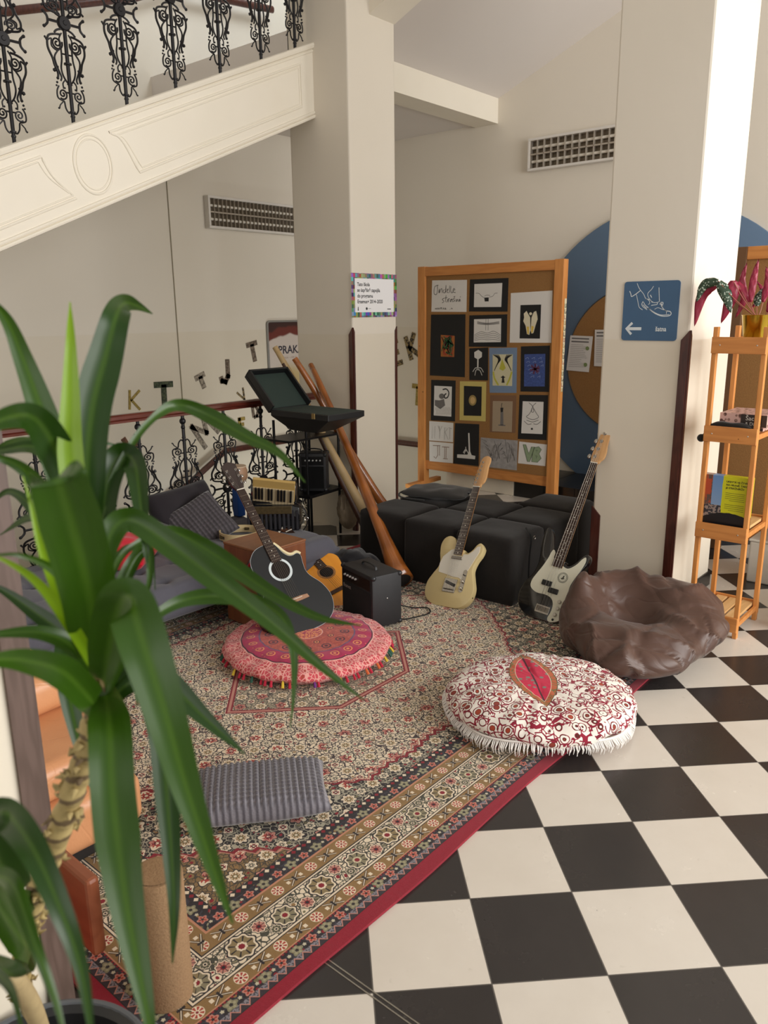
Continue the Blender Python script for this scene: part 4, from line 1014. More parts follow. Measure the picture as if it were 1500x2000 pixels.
pr_ = thing('floor_pouf', 'round flat coral-red mandala floor cushion under the black acoustic guitar', 'floor cushion', (*pc, .012))
obj('cover', pouf_mesh(.415, .105, .3, seed=2), pouf_red_mat(), pr_, 'all')
tc = [flat('tassel_' + h, h, .8) for h in ('b8203a', 'd8b83a', '6a2a7a', 'd86a3a', '2c5a4a')]
bms = [B() for _ in tc]
for k in range(96):
    if random.random() < .35: continue
    a = 2 * PI * k / 96 + random.uniform(-.02, .02); rr = .40 + random.uniform(-.004, .006); i = 0 if random.random() < .45 else random.randrange(5)
    p = Vector((rr * math.cos(a), rr * math.sin(a), .045)); q = Vector(((rr + .022) * math.cos(a + .01), (rr + .022) * math.sin(a + .01), .014))
    tube(bms[i], [p, (p + q) / 2 + Vector((0, 0, .004)), q], [.0025, .006, .0075], 6)
for b_, m in zip(bms, tc): o = obj('pompom_trim', b_, m, pr_, True); o['kind'] = 'stuff'

def pouf_white_mat():
    t = MT('white_flower_cloth', .85, spec=.2); x, y, z = t.coord()
    wob = t.comb(x + (t.noise(t.vec, 14, 1) - .5) * .02, y + (t.noise(t.comb(y, x, z), 14, 1) - .5) * .02, z)
    s = 21.0; f = t.vor(wob, s, 'F1', 'Distance', .75); e = t.vor(wob, s, 'DISTANCE_TO_EDGE', 'Distance', .75); cc = t.vor(wob, s, 'F1', 'Color', .75)
    sp = t.n.new('ShaderNodeSeparateColor'); t.l.new(cc.s, sp.inputs[0]); h = X(t, sp.outputs[0])
    cream, red, brown, rust = lin('ebe4da'), lin('8e1f35'), lin('5a2320'), lin('a4452f')
    e2 = t.vor(wob, 34, 'DISTANCE_TO_EDGE', 'Distance', 1.0)
    g1 = t.noise(t.vec, 26, 1); g2 = t.noise(t.comb(y, x, z), 22, 1)
    c = t.mix((e < .048) * (g1 > .44), cream, t.mix(h > .5, red, lin('7a2032')))
    c = t.mix((f > .40) * (f < .46) * (g2 > .44), c, red)
    c = t.mix((e2 < .06) * (e < .20) * (g2 < .52), c, red)
    c = t.mix((f > .38) * (f < .43) * (t.noise(t.vec, 30, 1) > .42), c, brown)
    pt = t.noise(t.vec, 70, 2) * .06
    c = t.mix((f + pt) < .29, c, brown); c = t.mix((f + pt) < .25, c, t.mix(h > .45, rust, lin('8a3a2e')))
    # almond-shaped patch across the middle
    px_ = x * math.cos(1.62) + y * math.sin(1.62); py_ = y * math.cos(1.62) - x * math.sin(1.62)
    L_ = .235; wdt = (1.0 - (px_ - .028).abs() / L_) ; al = .095 * 1.0
    a1 = wdt * (1.0 + (px_ - .028).abs() / L_) * al - (py_ - .024).abs()
    cr = t.mix((e2 < .06), lin('b55a33'), lin('6d6a3c')); red2 = t.mix(t.vor(t.vec, 30) < .28, lin('c21840'), lin('7c7a70'))
    red2 = t.mix((py_ - .024).abs() < .004, red2, dk_ := lin('4a1020'))
    c = t.mix(a1 > 0.0, c, lin('5a5230')); c = t.mix(a1 > .004, c, cr); c = t.mix(a1 > .026, c, lin('d8b8a0')); c = t.mix(a1 > .029, c, red2)
    t.base(c); t.bump(t.noise(t.vec, 30, 3), .004, .5); t.b.inputs['Sheen Weight'].default_value = .15; return t.m
pw = thing('floor_pouf', 'plump white floor cushion with red flower print and white fringe, on the rug edge', 'floor cushion', (1.475, .375, .013), R_(-49.4))
bm = B(); n = 130; K = 30; prof = []
for k in range(K + 1):
    q = k / K * PI; rr = .388 * math.sin(q) ** .58; zz = .080 + .082 * (math.cos(q) if math.cos(q) > 0 else math.cos(q) * .92)
    prof.append((rr if 0 < k < K else 0, zz))
lathe(bm, prof, n)
for v in bm.verts:
    p = v.co; r = math.hypot(p.x, p.y); a = math.atan2(p.y, p.x); e = noise.noise(Vector((math.cos(a) * 3, math.sin(a) * 3, 5)))
    k = max(0, min(1, (r / .40 - .2) / .7)); v.co.z += (.006 * k * math.sin(a * 17 + 5 * e) + .012 * noise.noise(p * 5)) * (p.z > .03)
    v.co.x *= 1 + .02 * e * k; v.co.y *= (1 + .02 * e * k) * .93
    px_ = p.x * math.cos(1.62) + p.y * math.sin(1.62); py_ = p.y * math.cos(1.62) - p.x * math.sin(1.62)
    if p.z > .1: v.co.z -= .014 * math.exp(-((py_ - .024) / .012) ** 2) * max(0, 1 - abs(px_ - .028) / .24)
low = bm.faces
mt = [pouf_white_mat(), None]
t2 = MT('brick_flower_cloth', .85); t2.coord(); v2 = t2.vor(t2.vec, 40, 'DISTANCE_TO_EDGE'); t2.base(t2.mix(v2 < .12, lin('c08058'), lin('7a4a34')))
for f in bm.faces: f.material_index = 1 if f.calc_center_median().z < .044 else 0
obj('cover', bm, [mt[0], t2.m], pw, 'all')
bm = B()
for k in range(330):
    a = 2 * PI * k / 330; rr = .374 + .010 * math.sin(a * 5); z0 = .062 + .010 * math.sin(a * 3)
    L_ = .040 + random.uniform(-.008, .010); w = random.uniform(-.012, .012)
    p = Vector((rr * math.cos(a), rr * math.sin(a) * .93, z0)); q = Vector(((rr + .022) * math.cos(a + w), (rr + .022) * math.sin(a + w) * .93, z0 - L_ * .55)); s_ = Vector(((rr + .018) * math.cos(a + w * 1.6), (rr + .018) * math.sin(a + w * 1.6) * .93, z0 - L_))
    tube(bm, [p, q, s_], [.0028, .0024, .0012], 5)
tube(bm, [((.378 + .010 * math.sin(a * 5)) * math.cos(a), (.378 + .010 * math.sin(a * 5)) * math.sin(a) * .93, .066 + .010 * math.sin(a * 3)) for a in [2 * PI * k / 120 for k in range(120)]], .0042, 6, True)
o = obj('fringe', bm, flat('fringe_white', 'efebe6', .8), pw, True); o['kind'] = 'stuff'

# ------------------------------------------------------------------ beanbag
def bean_mat():
    t = MT('brown_nylon', .42, spec=.45); x, y, z = t.coord(); n = t.noise(t.vec, 5, 4, .55)
    t.base(t.mix(n, lin('412a21'), lin('5a4035')))
    w = t.noise(t.comb(x * 1.0, y * 1.0, z * 1.6), 3.2, 1, .5); r = (w - .5).abs() * 2.0
    w2 = t.noise(t.comb(x + 3.0, y * .5, z), 7, 1, .5); r2 = (w2 - .5).abs() * 2.0
    t.bump(r.mn(.12) * 1.0 + r2.mn(.10) * .8 + t.noise(t.vec, 30, 2) * .02, .045, .5); t.b.inputs['Sheen Weight'].default_value = .1; return t.m
bg = thing('beanbag', 'slumped shiny brown beanbag on the floor in front of the right pillar', 'beanbag', (2.28, .40, .013))
bm = B(); bmesh.ops.create_icosphere(bm, subdivisions=6, radius=1)
cu, cv = 2.28, .40
# outline of the bag on the floor in (u, v), measured around its centre
outl = [(2.46, .68), (2.22, .68), (2.00, .50), (1.87, .20), (2.03, .04), (2.28, -.01), (2.62, -.01), (2.74, .10), (2.74, .26), (2.74, .44), (2.66, .60)]
pol = sorted([(math.atan2(v - cv, u - cu), math.hypot(u - cu, v - cv)) for u, v in outl])
def rad(a):
    m = len(pol)
    for i in range(m):
        a0, r0 = pol[i]; a1, r1 = pol[(i + 1) % m]
        if i == m - 1: a1 += 2 * PI
        aa = a if a >= a0 else a + 2 * PI
        if a0 <= aa <= a1:
            t = (aa - a0) / (a1 - a0); t = t * t * (3 - 2 * t); return r0 + (r1 - r0) * t
    return pol[0][1]
for v in bm.verts:
    p = v.co.copy(); a = math.atan2(p.y, p.x); el = p.z; c_ = math.sqrt(max(0, 1 - el * el))
    R0 = rad(a)
    u = cu + math.cos(a) * R0 * c_ ** .62; w = cv + math.sin(a) * R0 * c_ ** .62
    # height field: high back rim (towards the pillar), low front rim, seat hollow
    back = max(0, min(1, ((u - cu) * .62 + (w - cv) * .35) / .36 + .38)); rim = .22 + .15 * back + .10 * math.exp(-((u - 2.30) / .12) ** 2 - ((w - .60) / .10) ** 2)
    hz = rim * (.5 + .5 * el) if el > 0 else rim * .5 * (1 + el)
    d2 = ((u - 2.36) / .15) ** 2 + ((w - .38) / .20) ** 2
    if el > 0: hz -= (.15 + .06 * back) * math.exp(-d2 * 1.1) * min(1, el * 3)
    q = Vector((u, w, hz)); nz = noise.noise(q * 4.0); rid = 1 - abs(noise.noise(q * 3.2 + Vector((3, 1, 7)))) * 2
    k = min(1, max(0, hz / .08)); hz += k * (.020 * nz + .030 * rid ** 5)
    dd = noise.voronoi(Vector((u * 3.6 + .8 * nz, w * 3.6, hz * 4.0)))[0]; hz -= k * .018 * math.exp(-(dd[1] - dd[0]) / .10); dd2 = noise.voronoi(Vector((u * 8 + nz, w * 8, hz * 7)))[0]; hz -= k * .003 * math.exp(-(dd2[1] - dd2[0]) / .12)
    f = 1 + k * .03 * noise.noise(q * 7) - k * .02 * math.exp(-(dd[1] - dd[0]) / .10)
    v.co = Vector(((u - cu) * f, (w - cv) * f, max(0.0, hz)))
obj('cover', bm, bean_mat(), bg, 'all')
def bean_top(u, v, lift=.004):
    return None

# ------------------------------------------------------------------ guitars: local x right, y along the neck, z out of the front
CHROME = flat('chrome', 'b8b4ae', .18, 1.0, var=.03); ROSE = flat('rosewood', '2e1a14', .4, var=.25, scale=40); MAPLE = woodm('maple', 'b98a58', 'cfa06c', axis=1, scale=5, rough=.3, knots=False, coat=.4)
NICK = flat('fret_nickel', '9a8c7c', .35, .8); PEARL = flat('pearl', 'd9d2c4', .25); STR = flat('string_steel', '7c756c', .4, .8)
def lean(base, head_px, L, ex_hint, far=True):
    base = Vector(base); d = ray(*head_px).normalized(); o = CAM - base; b_ = d.dot(o); c_ = o.dot(o) - L * L; D = max(0, b_ * b_ - c_)
    t = -b_ + (math.sqrt(D) if far else -math.sqrt(D)); H = CAM + d * t
    ey = (H - base).normalized(); ex = Vector(ex_hint); ex = (ex - ey * ex.dot(ey)).normalized(); ez = ex.cross(ey)
    return basis(base, ex, ey, ez)
def cspl(pts, n=7): return [(p.x, p.y) for p in spline([(a, b, 0) for a, b in pts], n, True)]
def neck(root, y0, ynut, w0, w1, zf, scale, nfr, fret_y0, back=.020, mat=None, board_mat=None):
    """fingerboard from y0 (body end) to the nut; zf = height of the fingerboard face"""
    b = B(); prism(b, [(-w0 / 2, y0), (w0 / 2, y0), (w1 / 2, ynut), (-w1 / 2, ynut)], zf - .005, zf); fb = obj('fingerboard', b, board_mat or ROSE, root)
    b = B()
    for y, w in ((y0, w0),): pass
    N = 8; rings = []
    for k in range(7):
        q = k / 6; y = y0 + (ynut - y0) * q; w = w0 + (w1 - w0) * q
        rings.append([b.verts.new((w / 2 * math.cos(PI * j / N), y, zf - .005 - back * math.sin(PI * j / N))) for j in range(N + 1)])
    for a, c in zip(rings, rings[1:]):
        for j in range(N): b.faces.new((a[j], a[j + 1], c[j + 1], c[j]))
        b.faces.new((a[0], c[0], c[N], a[N]))
    for rg in (rings[0], rings[-1]): b.faces.new(rg)
    obj('neck', b, mat or MAPLE, root, True)
    b = B(); d = B()
    for k in range(1, nfr + 1):
        y = ynut - (scale - scale / 2 ** (k / 12)); 
        if y < y0 + .002: break
        q = (y - y0) / (ynut - y0); w = w0 + (w1 - w0) * q; obj('fret', box(-w / 2, w / 2, y - .0008, y + .0008, zf, zf + .0012), NICK, root)
        if k in (3, 5, 7, 9, 12, 15, 17, 19, 21):
            ym = ynut - (scale - scale / 2 ** ((k - .5) / 12))
            for xx in ((-.012, .012) if k == 12 else (0,)): obj('inlay_dot', disc2d(B(), xx, ym, .0032, zf + .0003, 10), PEARL, root)
    b.free(); d.free()
    obj('nut', box(-w1 / 2, w1 / 2, ynut, ynut + .005, zf - .004, zf + .003), PEARL, root)
def strings(root, n, yb, ynut, sb, sn, zb, zn, heads, r=.0005):
    b = B()
    for k in range(n):
        q = (k / (n - 1) - .5); tube(b, [(q * sb, yb, zb), (q * sn, ynut, zn), heads[k]], r * (1.9 - 1.2 * k / n), 4)
    obj('strings', b, STR, root)
def tuner(root, x, y, z, side, s=1.0, mat=None):
    b = B(); lathe(b, [(0, 0), (.0075 * s, 0), (.0075 * s, .003), (.0035 * s, .004), (.0035 * s, .013), (0, .013)], 12, TR((x, y, z)))
    tube(b, [(x, y, z - .014), (x + side * .024 * s, y, z - .014)], .0025 * s, 6)
    bmesh.ops.create_uvsphere(b, u_segments=10, v_segments=6, radius=.010 * s, matrix=TR((x + side * .030 * s, y, z - .014)) @ Matrix.Diagonal((.9, 1.1, .45, 1)))
    obj('tuning_peg', b, mat or CHROME, root, True)

# cream electric guitar on the rug against the ottomans
M = lean((2.235, 1.42, .014), (950, 886), .955, (0, -1, 0))
g = thing('electric_guitar', 'cream electric guitar with white pickguard leaning on the black ottomans', 'guitar', mat=M)
CR = flat('butterscotch_cream', 'cdb987', .22, var=.03, coat=.5)
body = [(0, .0), (.09, .006), (.145, .05), (.158, .12), (.135, .185), (.118, .235), (.126, .285), (.146, .33), (.150, .372), (.128, .398), (.105, .385), (.085, .352), (.060, .330), (.034, .328), (.031, .345), (-.030, .345), (-.033, .375), (-.052, .408), (-.088, .420), (-.122, .402), (-.136, .362), (-.128, .31), (-.112, .262), (-.114, .225), (-.138, .18), (-.162, .12), (-.152, .05), (-.095, .006)]
obj('body', prism(B(), cspl(body), -.044, 0, bev=.004), CR, g, True)
pg = [(-.030, .345), (-.055, .335), (-.098, .290), (-.108, .245), (-.100, .195), (-.062, .190), (-.040, .187), (.0, .180), (.045, .178), (.072, .165), (.085, .165), (.084, .21), (.100, .25), (.118, .30), (.134, .345), (.130, .378), (.112, .374), (.092, .345), (.064, .320), (.034, .318), (.034, .305), (-.030, .305)]
obj('pickguard', prism(B(), [p for p in pg], 0, .0022), flat('pickguard_white', 'd8d2c4', .3), g)
neck(g, .310, .735, .056, .043, .011, .63, 21, .33)
hs = [(-.021, .738), (.021, .738), (.026, .755), (.040, .772), (.046, .80), (.043, .84), (.040, .875), (.043, .905), (.036, .930), (.012, .938), (-.010, .925), (-.020, .90), (-.023, .85), (-.026, .80), (-.026, .76)]
obj('headstock', prism(B(), cspl(hs), -.009, .006, bev=.002), MAPLE, g, True)
for k in range(6): tuner(g, -.012 + .004 * k * .6, .765 + .026 * k, .006, -1, .8)
strings(g, 6, .085, .738, .052, .036, .012, .013, [(-.012 + .0024 * k, .765 + .026 * k, .014) for k in range(6)])
b = B(); bx(b, -.043, .043, .085, .165, .002, .0045, .0015); obj('bridge_plate', b, CHROME, g)
obj('bridge_pickup', box(-.034, .036, .128, .146, .0045, .010, .003, TR((0, .137, 0)) @ RZ(-.25) @ TR((0, -.137, 0))), flat('pickup_black', '141414', .4), g)
for x in (-.022, 0, .022): obj('bridge_saddle', moved(tube(B(), [(x - .010, .103, .010), (x + .010, .103, .010)], .0045, 8), TR((0, 0, 0))), CHROME, g, True)
obj('neck_pickup', box(-.036, .036, .283, .301, .002, .010, .003), flat('pickup_grey', '8d867c', .3, .7), g)
b = B(); prism(b, [(.066 + p[0], .095 + p[1]) for p in rrect(.026, .135, .0125)], 0, .0026, TR((.0, 0, 0)) ); obj('control_plate', b, CHROME, g)
for y in (.118, .158): obj('control_knob', moved(lathe(B(), [(0, 0), (.0095, 0), (.0095, .014), (.008, .016), (0, .016)], 18), TR((.079, y, .0026))), CHROME, g, True)
obj('selector_switch', tube(B(), [(.079, .195, .0026), (.079, .198, .016)], .003, 8), flat('pickup_black', '141414', .4), g, True)
b = B(); lathe(b, [(0, 0), (.011, 0), (.009, .003), (0, .004)], 14, TR((.1525, .085, -.022)) @ RY(PI / 2)); obj('jack_socket', b, CHROME, g, True)

# black bass guitar
M = lean((2.395, .90, .014), (1187, 834), 1.15, (0, -1, 0))
g = thing('bass_guitar', 'black bass guitar with white pickguard leaning on the right pillar', 'guitar', mat=M)
BK = flat('gloss_black', '0c0c0e', .15, var=.0, coat=.8)
body = [(.01, 0), (.09, .008), (.150, .05), (.168, .11), (.158, .17), (.132, .225), (.126, .27), (.140, .32), (.158, .36), (.160, .400), (.140, .418), (.115, .395), (.09, .355), (.062, .33), (.034, .332), (.031, .348), (-.032, .348), (-.048, .355), (-.066, .375), (-.082, .43), (-.104, .492), (-.130, .512), (-.148, .49), (-.146, .42), (-.130, .35), (-.122, .30), (-.130, .24), (-.160, .18), (-.172, .11), (-.150, .045), (-.085, .004)]
obj('body', prism(B(), cspl(body), -.044, 0, bev=.007), BK, g, True)
pg = [(-.034, .345), (-.040, .380), (-.056, .395), (-.066, .375), (-.070, .345), (-.086, .290), (-.106, .240), (-.120, .195), (-.112, .160), (-.070, .140), (-.010, .142), (.030, .130), (.050, .100), (.052, .060), (.045, .025), (.055, .008), (.080, .010), (.112, .030), (.125, .075), (.118, .130), (.110, .180), (.108, .225), (.118, .270), (.135, .320), (.146, .370), (.140, .398), (.124, .385), (.100, .345), (.066, .315), (.034, .318)]
obj('pickguard', prism(B(), [(p.x, p.y) for p in spline([(a, c, 0) for a, c in pg], 4, True)], 0, .0024), flat('pickguard_pale', 'd2cfbb', .35), g)
neck(g, .305, .925, .062, .041, .012, .845, 20, .33)
hs = [(-.020, .928), (.020, .928), (.030, .945), (.044, .965), (.046, 1.0), (.038, 1.04), (.034, 1.09), (.040, 1.125), (.036, 1.148), (.010, 1.156), (-.014, 1.142), (-.022, 1.10), (-.027, 1.04), (-.032, .98), (-.028, .945)]
obj('headstock', prism(B(), cspl(hs), -.009, .006, bev=.002), MAPLE, g, True)
for k in range(4): tuner(g, -.010 + .004 * k, .965 + .047 * k, .006, -1, 1.35)
strings(g, 4, .055, .928, .057, .032, .013, .014, [(-.010 + .004 * k, .965 + .047 * k, .016) for k in range(4)], .0006)
obj('bridge_plate', box(-.042, .042, .038, .082, 0, .004, .001), CHROME, g)
for k in range(4): obj('bridge_saddle', box(-.036 + .019 * k, -.021 + .019 * k, .048, .074, .004, .010, .001), flat('worn_steel', '8c857a', .35, .8), g)
for x0, y0 in ((-.056, .190), (-.004, .158)): obj('pickup', box(x0, x0 + .060, y0, y0 + .030, .0024, .011, .004), flat('pickup_black', '141414', .4), g)
for x, y in ((.085, .125), (.088, .088), (.084, .052)): obj('control_knob', moved(lathe(B(), [(0, 0), (.0105, 0), (.0105, .013), (.009, .016), (0, .016)], 18), TR((x, y, .0024))), CHROME, g, True)
obj('jack_socket', moved(lathe(B(), [(0, 0), (.007, 0), (.006, .003), (0, .003)], 12), TR((.078, .024, .0024))), flat('jack_dark', '22201e', .4, .6), g, True)
st = obj('round_sticker', moved(lathe(B(), [(0, 0), (.0295, 0), (.0295, .0006), (0, .0006)], 28), TR((.052, .258, .0026))), flat('sticker_dark', '3b3a30', .5), g)
b = B(); disc2d(b, .052, .258, .0215, .0036, 24); obj('sticker_centre', b, flat('sticker_pale', 'c8c6b4', .5), st)
b = B(); prism(b, [(.040, .252), (.050, .258), (.053, .270), (.060, .272), (.058, .262), (.064, .250), (.056, .252), (.052, .246), (.046, .250)], .0034, .0040); obj('sticker_figure', b, flat('sticker_dark', '3b3a30', .5), st)
b = B(); ribbon2d(b, circ(.052, .258, .0255, 26), .003, 0, .0036); obj('sticker_ring', b, flat('sticker_pale', 'c8c6b4', .5), st)
obj('strap_button', moved(lathe(B(), [(0, 0), (.006, 0), (.006, .004), (0, .010)], 12), TR((-.02, .002, -.02)) @ RX(PI / 2)), CHROME, g, True)
strap = thing('guitar_strap', 'thin black strap with a chrome ring hanging over the ottoman beside the bass guitar', 'strap', (2.62, 1.10, .013))
obj('webbing', tube(B(), spline([(-.03, -.03, .0), (-.02, -.01, .16), (.0, .0, .27), (.02, .005, .35), (.03, .02, .39), (.07, .07, .41)], 6), .006, 6, flat=.4), fabric('black_webbing', '141414'), strap, True)
obj('ring', tube(B(), [(.03 + .010 * math.cos(q), -.012, .375 + .010 * math.sin(q)) for q in [2 * PI * k / 14 for k in range(14)]], .0022, 6, True), CHROME, strap, True)

# black acoustic guitar standing on the red pouf
def acoustic(root, body, depth, top_m, side_m, hole, hole_r, bridge_y, ynut, ring, cut=True, rosette=None, k=1.0, neck_m=None, hs_m=None, bind=None):
    out = cspl(body); obj('body', prism(B(), out, -depth, -.003, bev=.003), side_m, root, True)
    obj('soundboard', prism(B(), out, -.003, 0), top_m, root)
    if bind: obj('binding', tube(B(), [(x, y, -.001) for x, y in out], .0013, 5, True), bind, root, True)
    b = B(); disc2d(b, 0, hole, hole_r, .0006, 40); obj('soundhole', b, flat('hole_dark', '1a0f0a', .9), root)
    b = B(); ribbon2d(b, circ(0, hole, hole_r + .007 * k, 44), .013 * k, 0, .0010); obj('rosette', b, ring, root)
    neck(root, hole + hole_r * .95, ynut, .056 * k, .044 * k, .007, (ynut - bridge_y), 20, 0, mat=neck_m)
acb = [(0, 0), (.10, .008), (.170, .055), (.196, .13), (.178, .205), (.140, .262), (.128, .30), (.134, .345), (.142, .385), (.128, .402), (.100, .398), (.075, .405), (.055, .430), (.040, .470), (.024, .492), (-.03, .498), (-.09, .482), (-.132, .435), (-.142, .375), (-.130, .315), (-.138, .262), (-.178, .205), (-.196, .13), (-.170, .055), (-.10, .008)]
M = lean((1.345, 1.59, .116), (437, 893), 1.04, (1, -.28, 0))
g = thing('acoustic_guitar', 'black acoustic guitar with a white soundhole ring standing on the red pouf', 'guitar', mat=M)
BT = flat('black_lacquer', '0c0e12', .38, var=.7, scale=9, coat=.08)
acoustic(g, acb, .095, BT, flat('gloss_black', '0c0c0e', .15), .345, .050, .170, .830, flat('ring_white', 'c9d2d4', .35), bind=flat('binding_white', 'c4cbd0', .35))
prsm = [(.030, .492), (.045, .470), (.062, .436), (.082, .412), (.104, .404), (.130, .408), (.146, .392)]
b = B(); tube(b, [(x + .004, y + .004, -.014) for x, y in spline([(a, c, 0) for a, c in prsm], 5) and [(p.x, p.y) for p in spline([(a, c, 0) for a, c in prsm], 5)]], .012, 6); obj('cutaway_binding', b, flat('cutaway_cream', 'd8c9a0', .35), g, True)
obj('bridge', prism(B(), [(-.075, .160), (-.07, .178), (-.03, .182), (.03, .182), (.07, .178), (.075, .160), (.03, .158), (-.03, .158)], 0, .008), flat('bridge_wood', '9a7458', .5, var=.2), g)
obj('saddle', box(-.036, .036, .172, .175, .008, .011), PEARL, g)
hs = [(-.022, .835), (.022, .835), (.034, .862), (.038, .90), (.042, .985), (.020, .998), (0, 1.006), (-.020, .998), (-.042, .985), (-.038, .90), (-.034, .862)]
obj('headstock', prism(B(), hs, -.010, .004, bev=.001), flat('headstock_dark', '2a1c1a', .2, coat=.5), g)
for k in range(6):
    s_ = -1 if k < 3 else 1; tuner(g, s_ * .026, .875 + .038 * (k % 3), .004, s_, .9)
strings(g, 6, .173, .835, .056, .036, .011, .009, [(s_ * .026, .875 + .038 * j, .010) for s_, j in ((-1, 0), (-1, 1), (-1, 2), (1, 2), (1, 1), (1, 0))])

# orange classical guitar behind it
clb = [(0, 0), (.09, .006), (.150, .045), (.170, .11), (.152, .18), (.118, .235), (.110, .275), (.124, .33), (.128, .375), (.100, .415), (.03, .432), (-.03, .432), (-.100, .415), (-.128, .375), (-.124, .33), (-.110, .275), (-.118, .235), (-.152, .18), (-.170, .11), (-.150, .045), (-.09, .006)]
M = lean((1.955, 1.86, .02), (536, 1008), .90, (.70, -.70, .0))
g = thing('classical_guitar', 'orange classical guitar lying back behind the black guitar and small amplifier', 'guitar', mat=M)
OR_ = woodm('orange_spruce', 'dd8a1c', 'ea9c2a', axis=1, scale=3, rough=.25, knots=False, coat=.6)
acoustic(g, clb, .085, OR_, woodm('guitar_side', '6a3818', '7c4522', axis=1, scale=3, rough=.3, knots=False), .290, .042, .125, .72, flat('rosette_tan', '9a6a3a', .5, var=.4, scale=60), k=1.0)
obj('bridge', box(-.085, .085, .115, .140, 0, .008, .002), flat('bridge_dark', '3a2216', .5), g)
obj('headstock', prism(B(), [(-.024, .725), (.024, .725), (.034, .75), (.036, .88), (.0, .90), (-.036, .88), (-.034, .75)], -.010, .004), flat('headstock_brown', '54301e', .4), g)
for k in range(6):
    s_ = -1 if k < 3 else 1; tuner(g, s_ * .022, .765 + .036 * (k % 3), .004, s_, .8, PEARL)
strings(g, 6, .128, .722, .058, .042, .010, .009, [(s_ * .020, .765 + .036 * j, .009) for s_, j in ((-1, 0), (-1, 1), (-1, 2), (1, 2), (1, 1), (1, 0))])

# ------------------------------------------------------------------ amplifiers
def amp(name, label, M, w, d, h, brand, grill=True):
    """local: x right, y to the back, z up, front at y=0"""
    o = thing(name, label, 'amplifier', mat=M); TOLEX = flat('black_tolex', '222225', .5, var=.2, scale=80, bump=.0008)
    obj('cabinet', box(-w / 2, w / 2, 0, d, .008, h, .012), TOLEX, o, True)
    obj('control_panel', box(-w / 2 + .018, w / 2 - .018, -.003, .004, h - .085, h - .022, .002), flat('panel_black', '0e0e10', .3), o)
    obj('speaker_grille', box(-w / 2 + .018, w / 2 - .018, -.004, .004, .03, h - .095, .002), fabric('grille_cloth', '0f0f10', .9, .1), o)
    for k in range(5):
        obj('knob', moved(lathe(B(), [(0, 0), (.0062, 0), (.005, .010), (0, .010)], 14), TR((-w / 2 + .05 + .027 * k, -.003, h - .05)) @ RX(PI / 2)), flat('knob_white', 'c9c9c6', .35), o, True)
    if brand: obj('lettering', moved(text_mesh(brand, .030, .0006, weight=.0004), TR((-w / 2 + .028, -.0045, h - .122)) @ RX(PI / 2)), flat('badge_grey', 'a9a4a0', .35, .5), o)
    b = B(); q = spline([(-.065, d * .45, h), (-.055, d * .45, h + .018), (0, d * .45, h + .026), (.055, d * .45, h + .018), (.065, d * .45, h)], 6); tube(b, q, .009, 8, flat=.55); obj('carry_handle', b, flat('handle_rubber', '1b1b1d', .5), o, True)
    for sx in (-1, 1):
        for z in (.02, h - .012):
            for y in (.008, d - .008): bmm = B(); bmesh.ops.create_uvsphere(bmm, u_segments=10, v_segments=8, radius=.017, matrix=TR((sx * (w / 2 - .010), y + (.004 if y < .1 else -.004), z)) @ Matrix.Diagonal((1, 1, .9, 1))); obj('corner_protector', bmm, flat('corner_plastic', '202124', .35), o, True)
        obj('side_screw', moved(lathe(B(), [(0, 0), (.004, 0), (0, .002)], 10), TR((sx * w / 2, d / 2, h * .55)) @ RY(sx * PI / 2)), CHROME, o, True)
    for sx in (-1, 1):
        for y in (.03, d - .03): obj('foot', moved(lathe(B(), [(0, 0), (.012, 0), (.012, .009), (0, .009)], 12), TR((sx * (w / 2 - .03), y, 0))), flat('black_rubber', '101010', .8), o)
    return o
fx = Vector((-.26, -.966, 0)).normalized()       # viewer's right along the front of the amplifier
fl_, fr_ = Vector((1.785, 1.80, .014)), Vector((1.70, 1.485, .014))
M = basis((fl_ + fr_) / 2, fx, Vector((-fx.y, fx.x, 0)), (0, 0, 1))
amp('guitar_amplifier', 'small black guitar amplifier on the rug between the red pouf and didgeridoo', M, .31, .19, .30, 'Ibanez')
cable = obj('cable', tube(B(), spline([(2.02, 1.56, .05), (2.10, 1.54, .018), (2.15, 1.48, .017), (2.10, 1.42, .017), (2.00, 1.44, .017), (1.92, 1.49, .017), (1.98, 1.60, .017), (2.08, 1.70, .017)], 8), .0035, 8), flat('black_rubber', '101010', .8), smooth=True); tag(cable, 'thin black cable looping on the rug beside the small amplifier', 'cable')

# ------------------------------------------------------------------ didgeridoos
def didge(label, base, top, r0, r1, mat, flare=1.0, bend=.02, dark_end=True):
    base, top = Vector(base), Vector(top); d = top - base; o = thing('didgeridoo', label, 'didgeridoo', base)
    s_ = d.cross(Vector((0, 0, 1))).normalized(); pts = []; rs = []
    for k in range(25):
        q = k / 24; pts.append(d * q + s_ * bend * math.sin(q * PI) + d.normalized().cross(s_) * bend * .6 * math.sin(q * 5)); f = r0 + (r1 - r0) * (q ** .8)
        f += flare * r0 * .8 * math.exp(-q * 11); f *= 1 + .03 * math.sin(q * 23) ; rs.append(f)
    obj('body', tube(B(), pts, rs, 20), mat, o, 'all')
    e = pts[0]; t_ = (pts[0] - pts[1]).normalized()
    b = B(); tube(b, [e + t_ * .0006, e + t_ * .001], [rs[0] * .78, rs[0] * .78], 20); obj('bell_opening', b, flat('bell_dark', '120a06', .9), o)
    obj('mouthpiece_ring', tube(B(), [pts[-2] + (pts[-1] - pts[-2]) * .5, pts[-1] + (pts[-1] - pts[-2]) * .05], [rs[-1] * 1.05, rs[-1] * 1.05], 16), mat, o)
    return o
DG1 = woodm('didge_orange', '7c431a', 'a9642c', axis=2, scale=2.2, rough=.25, coat=.6, stretch=4)
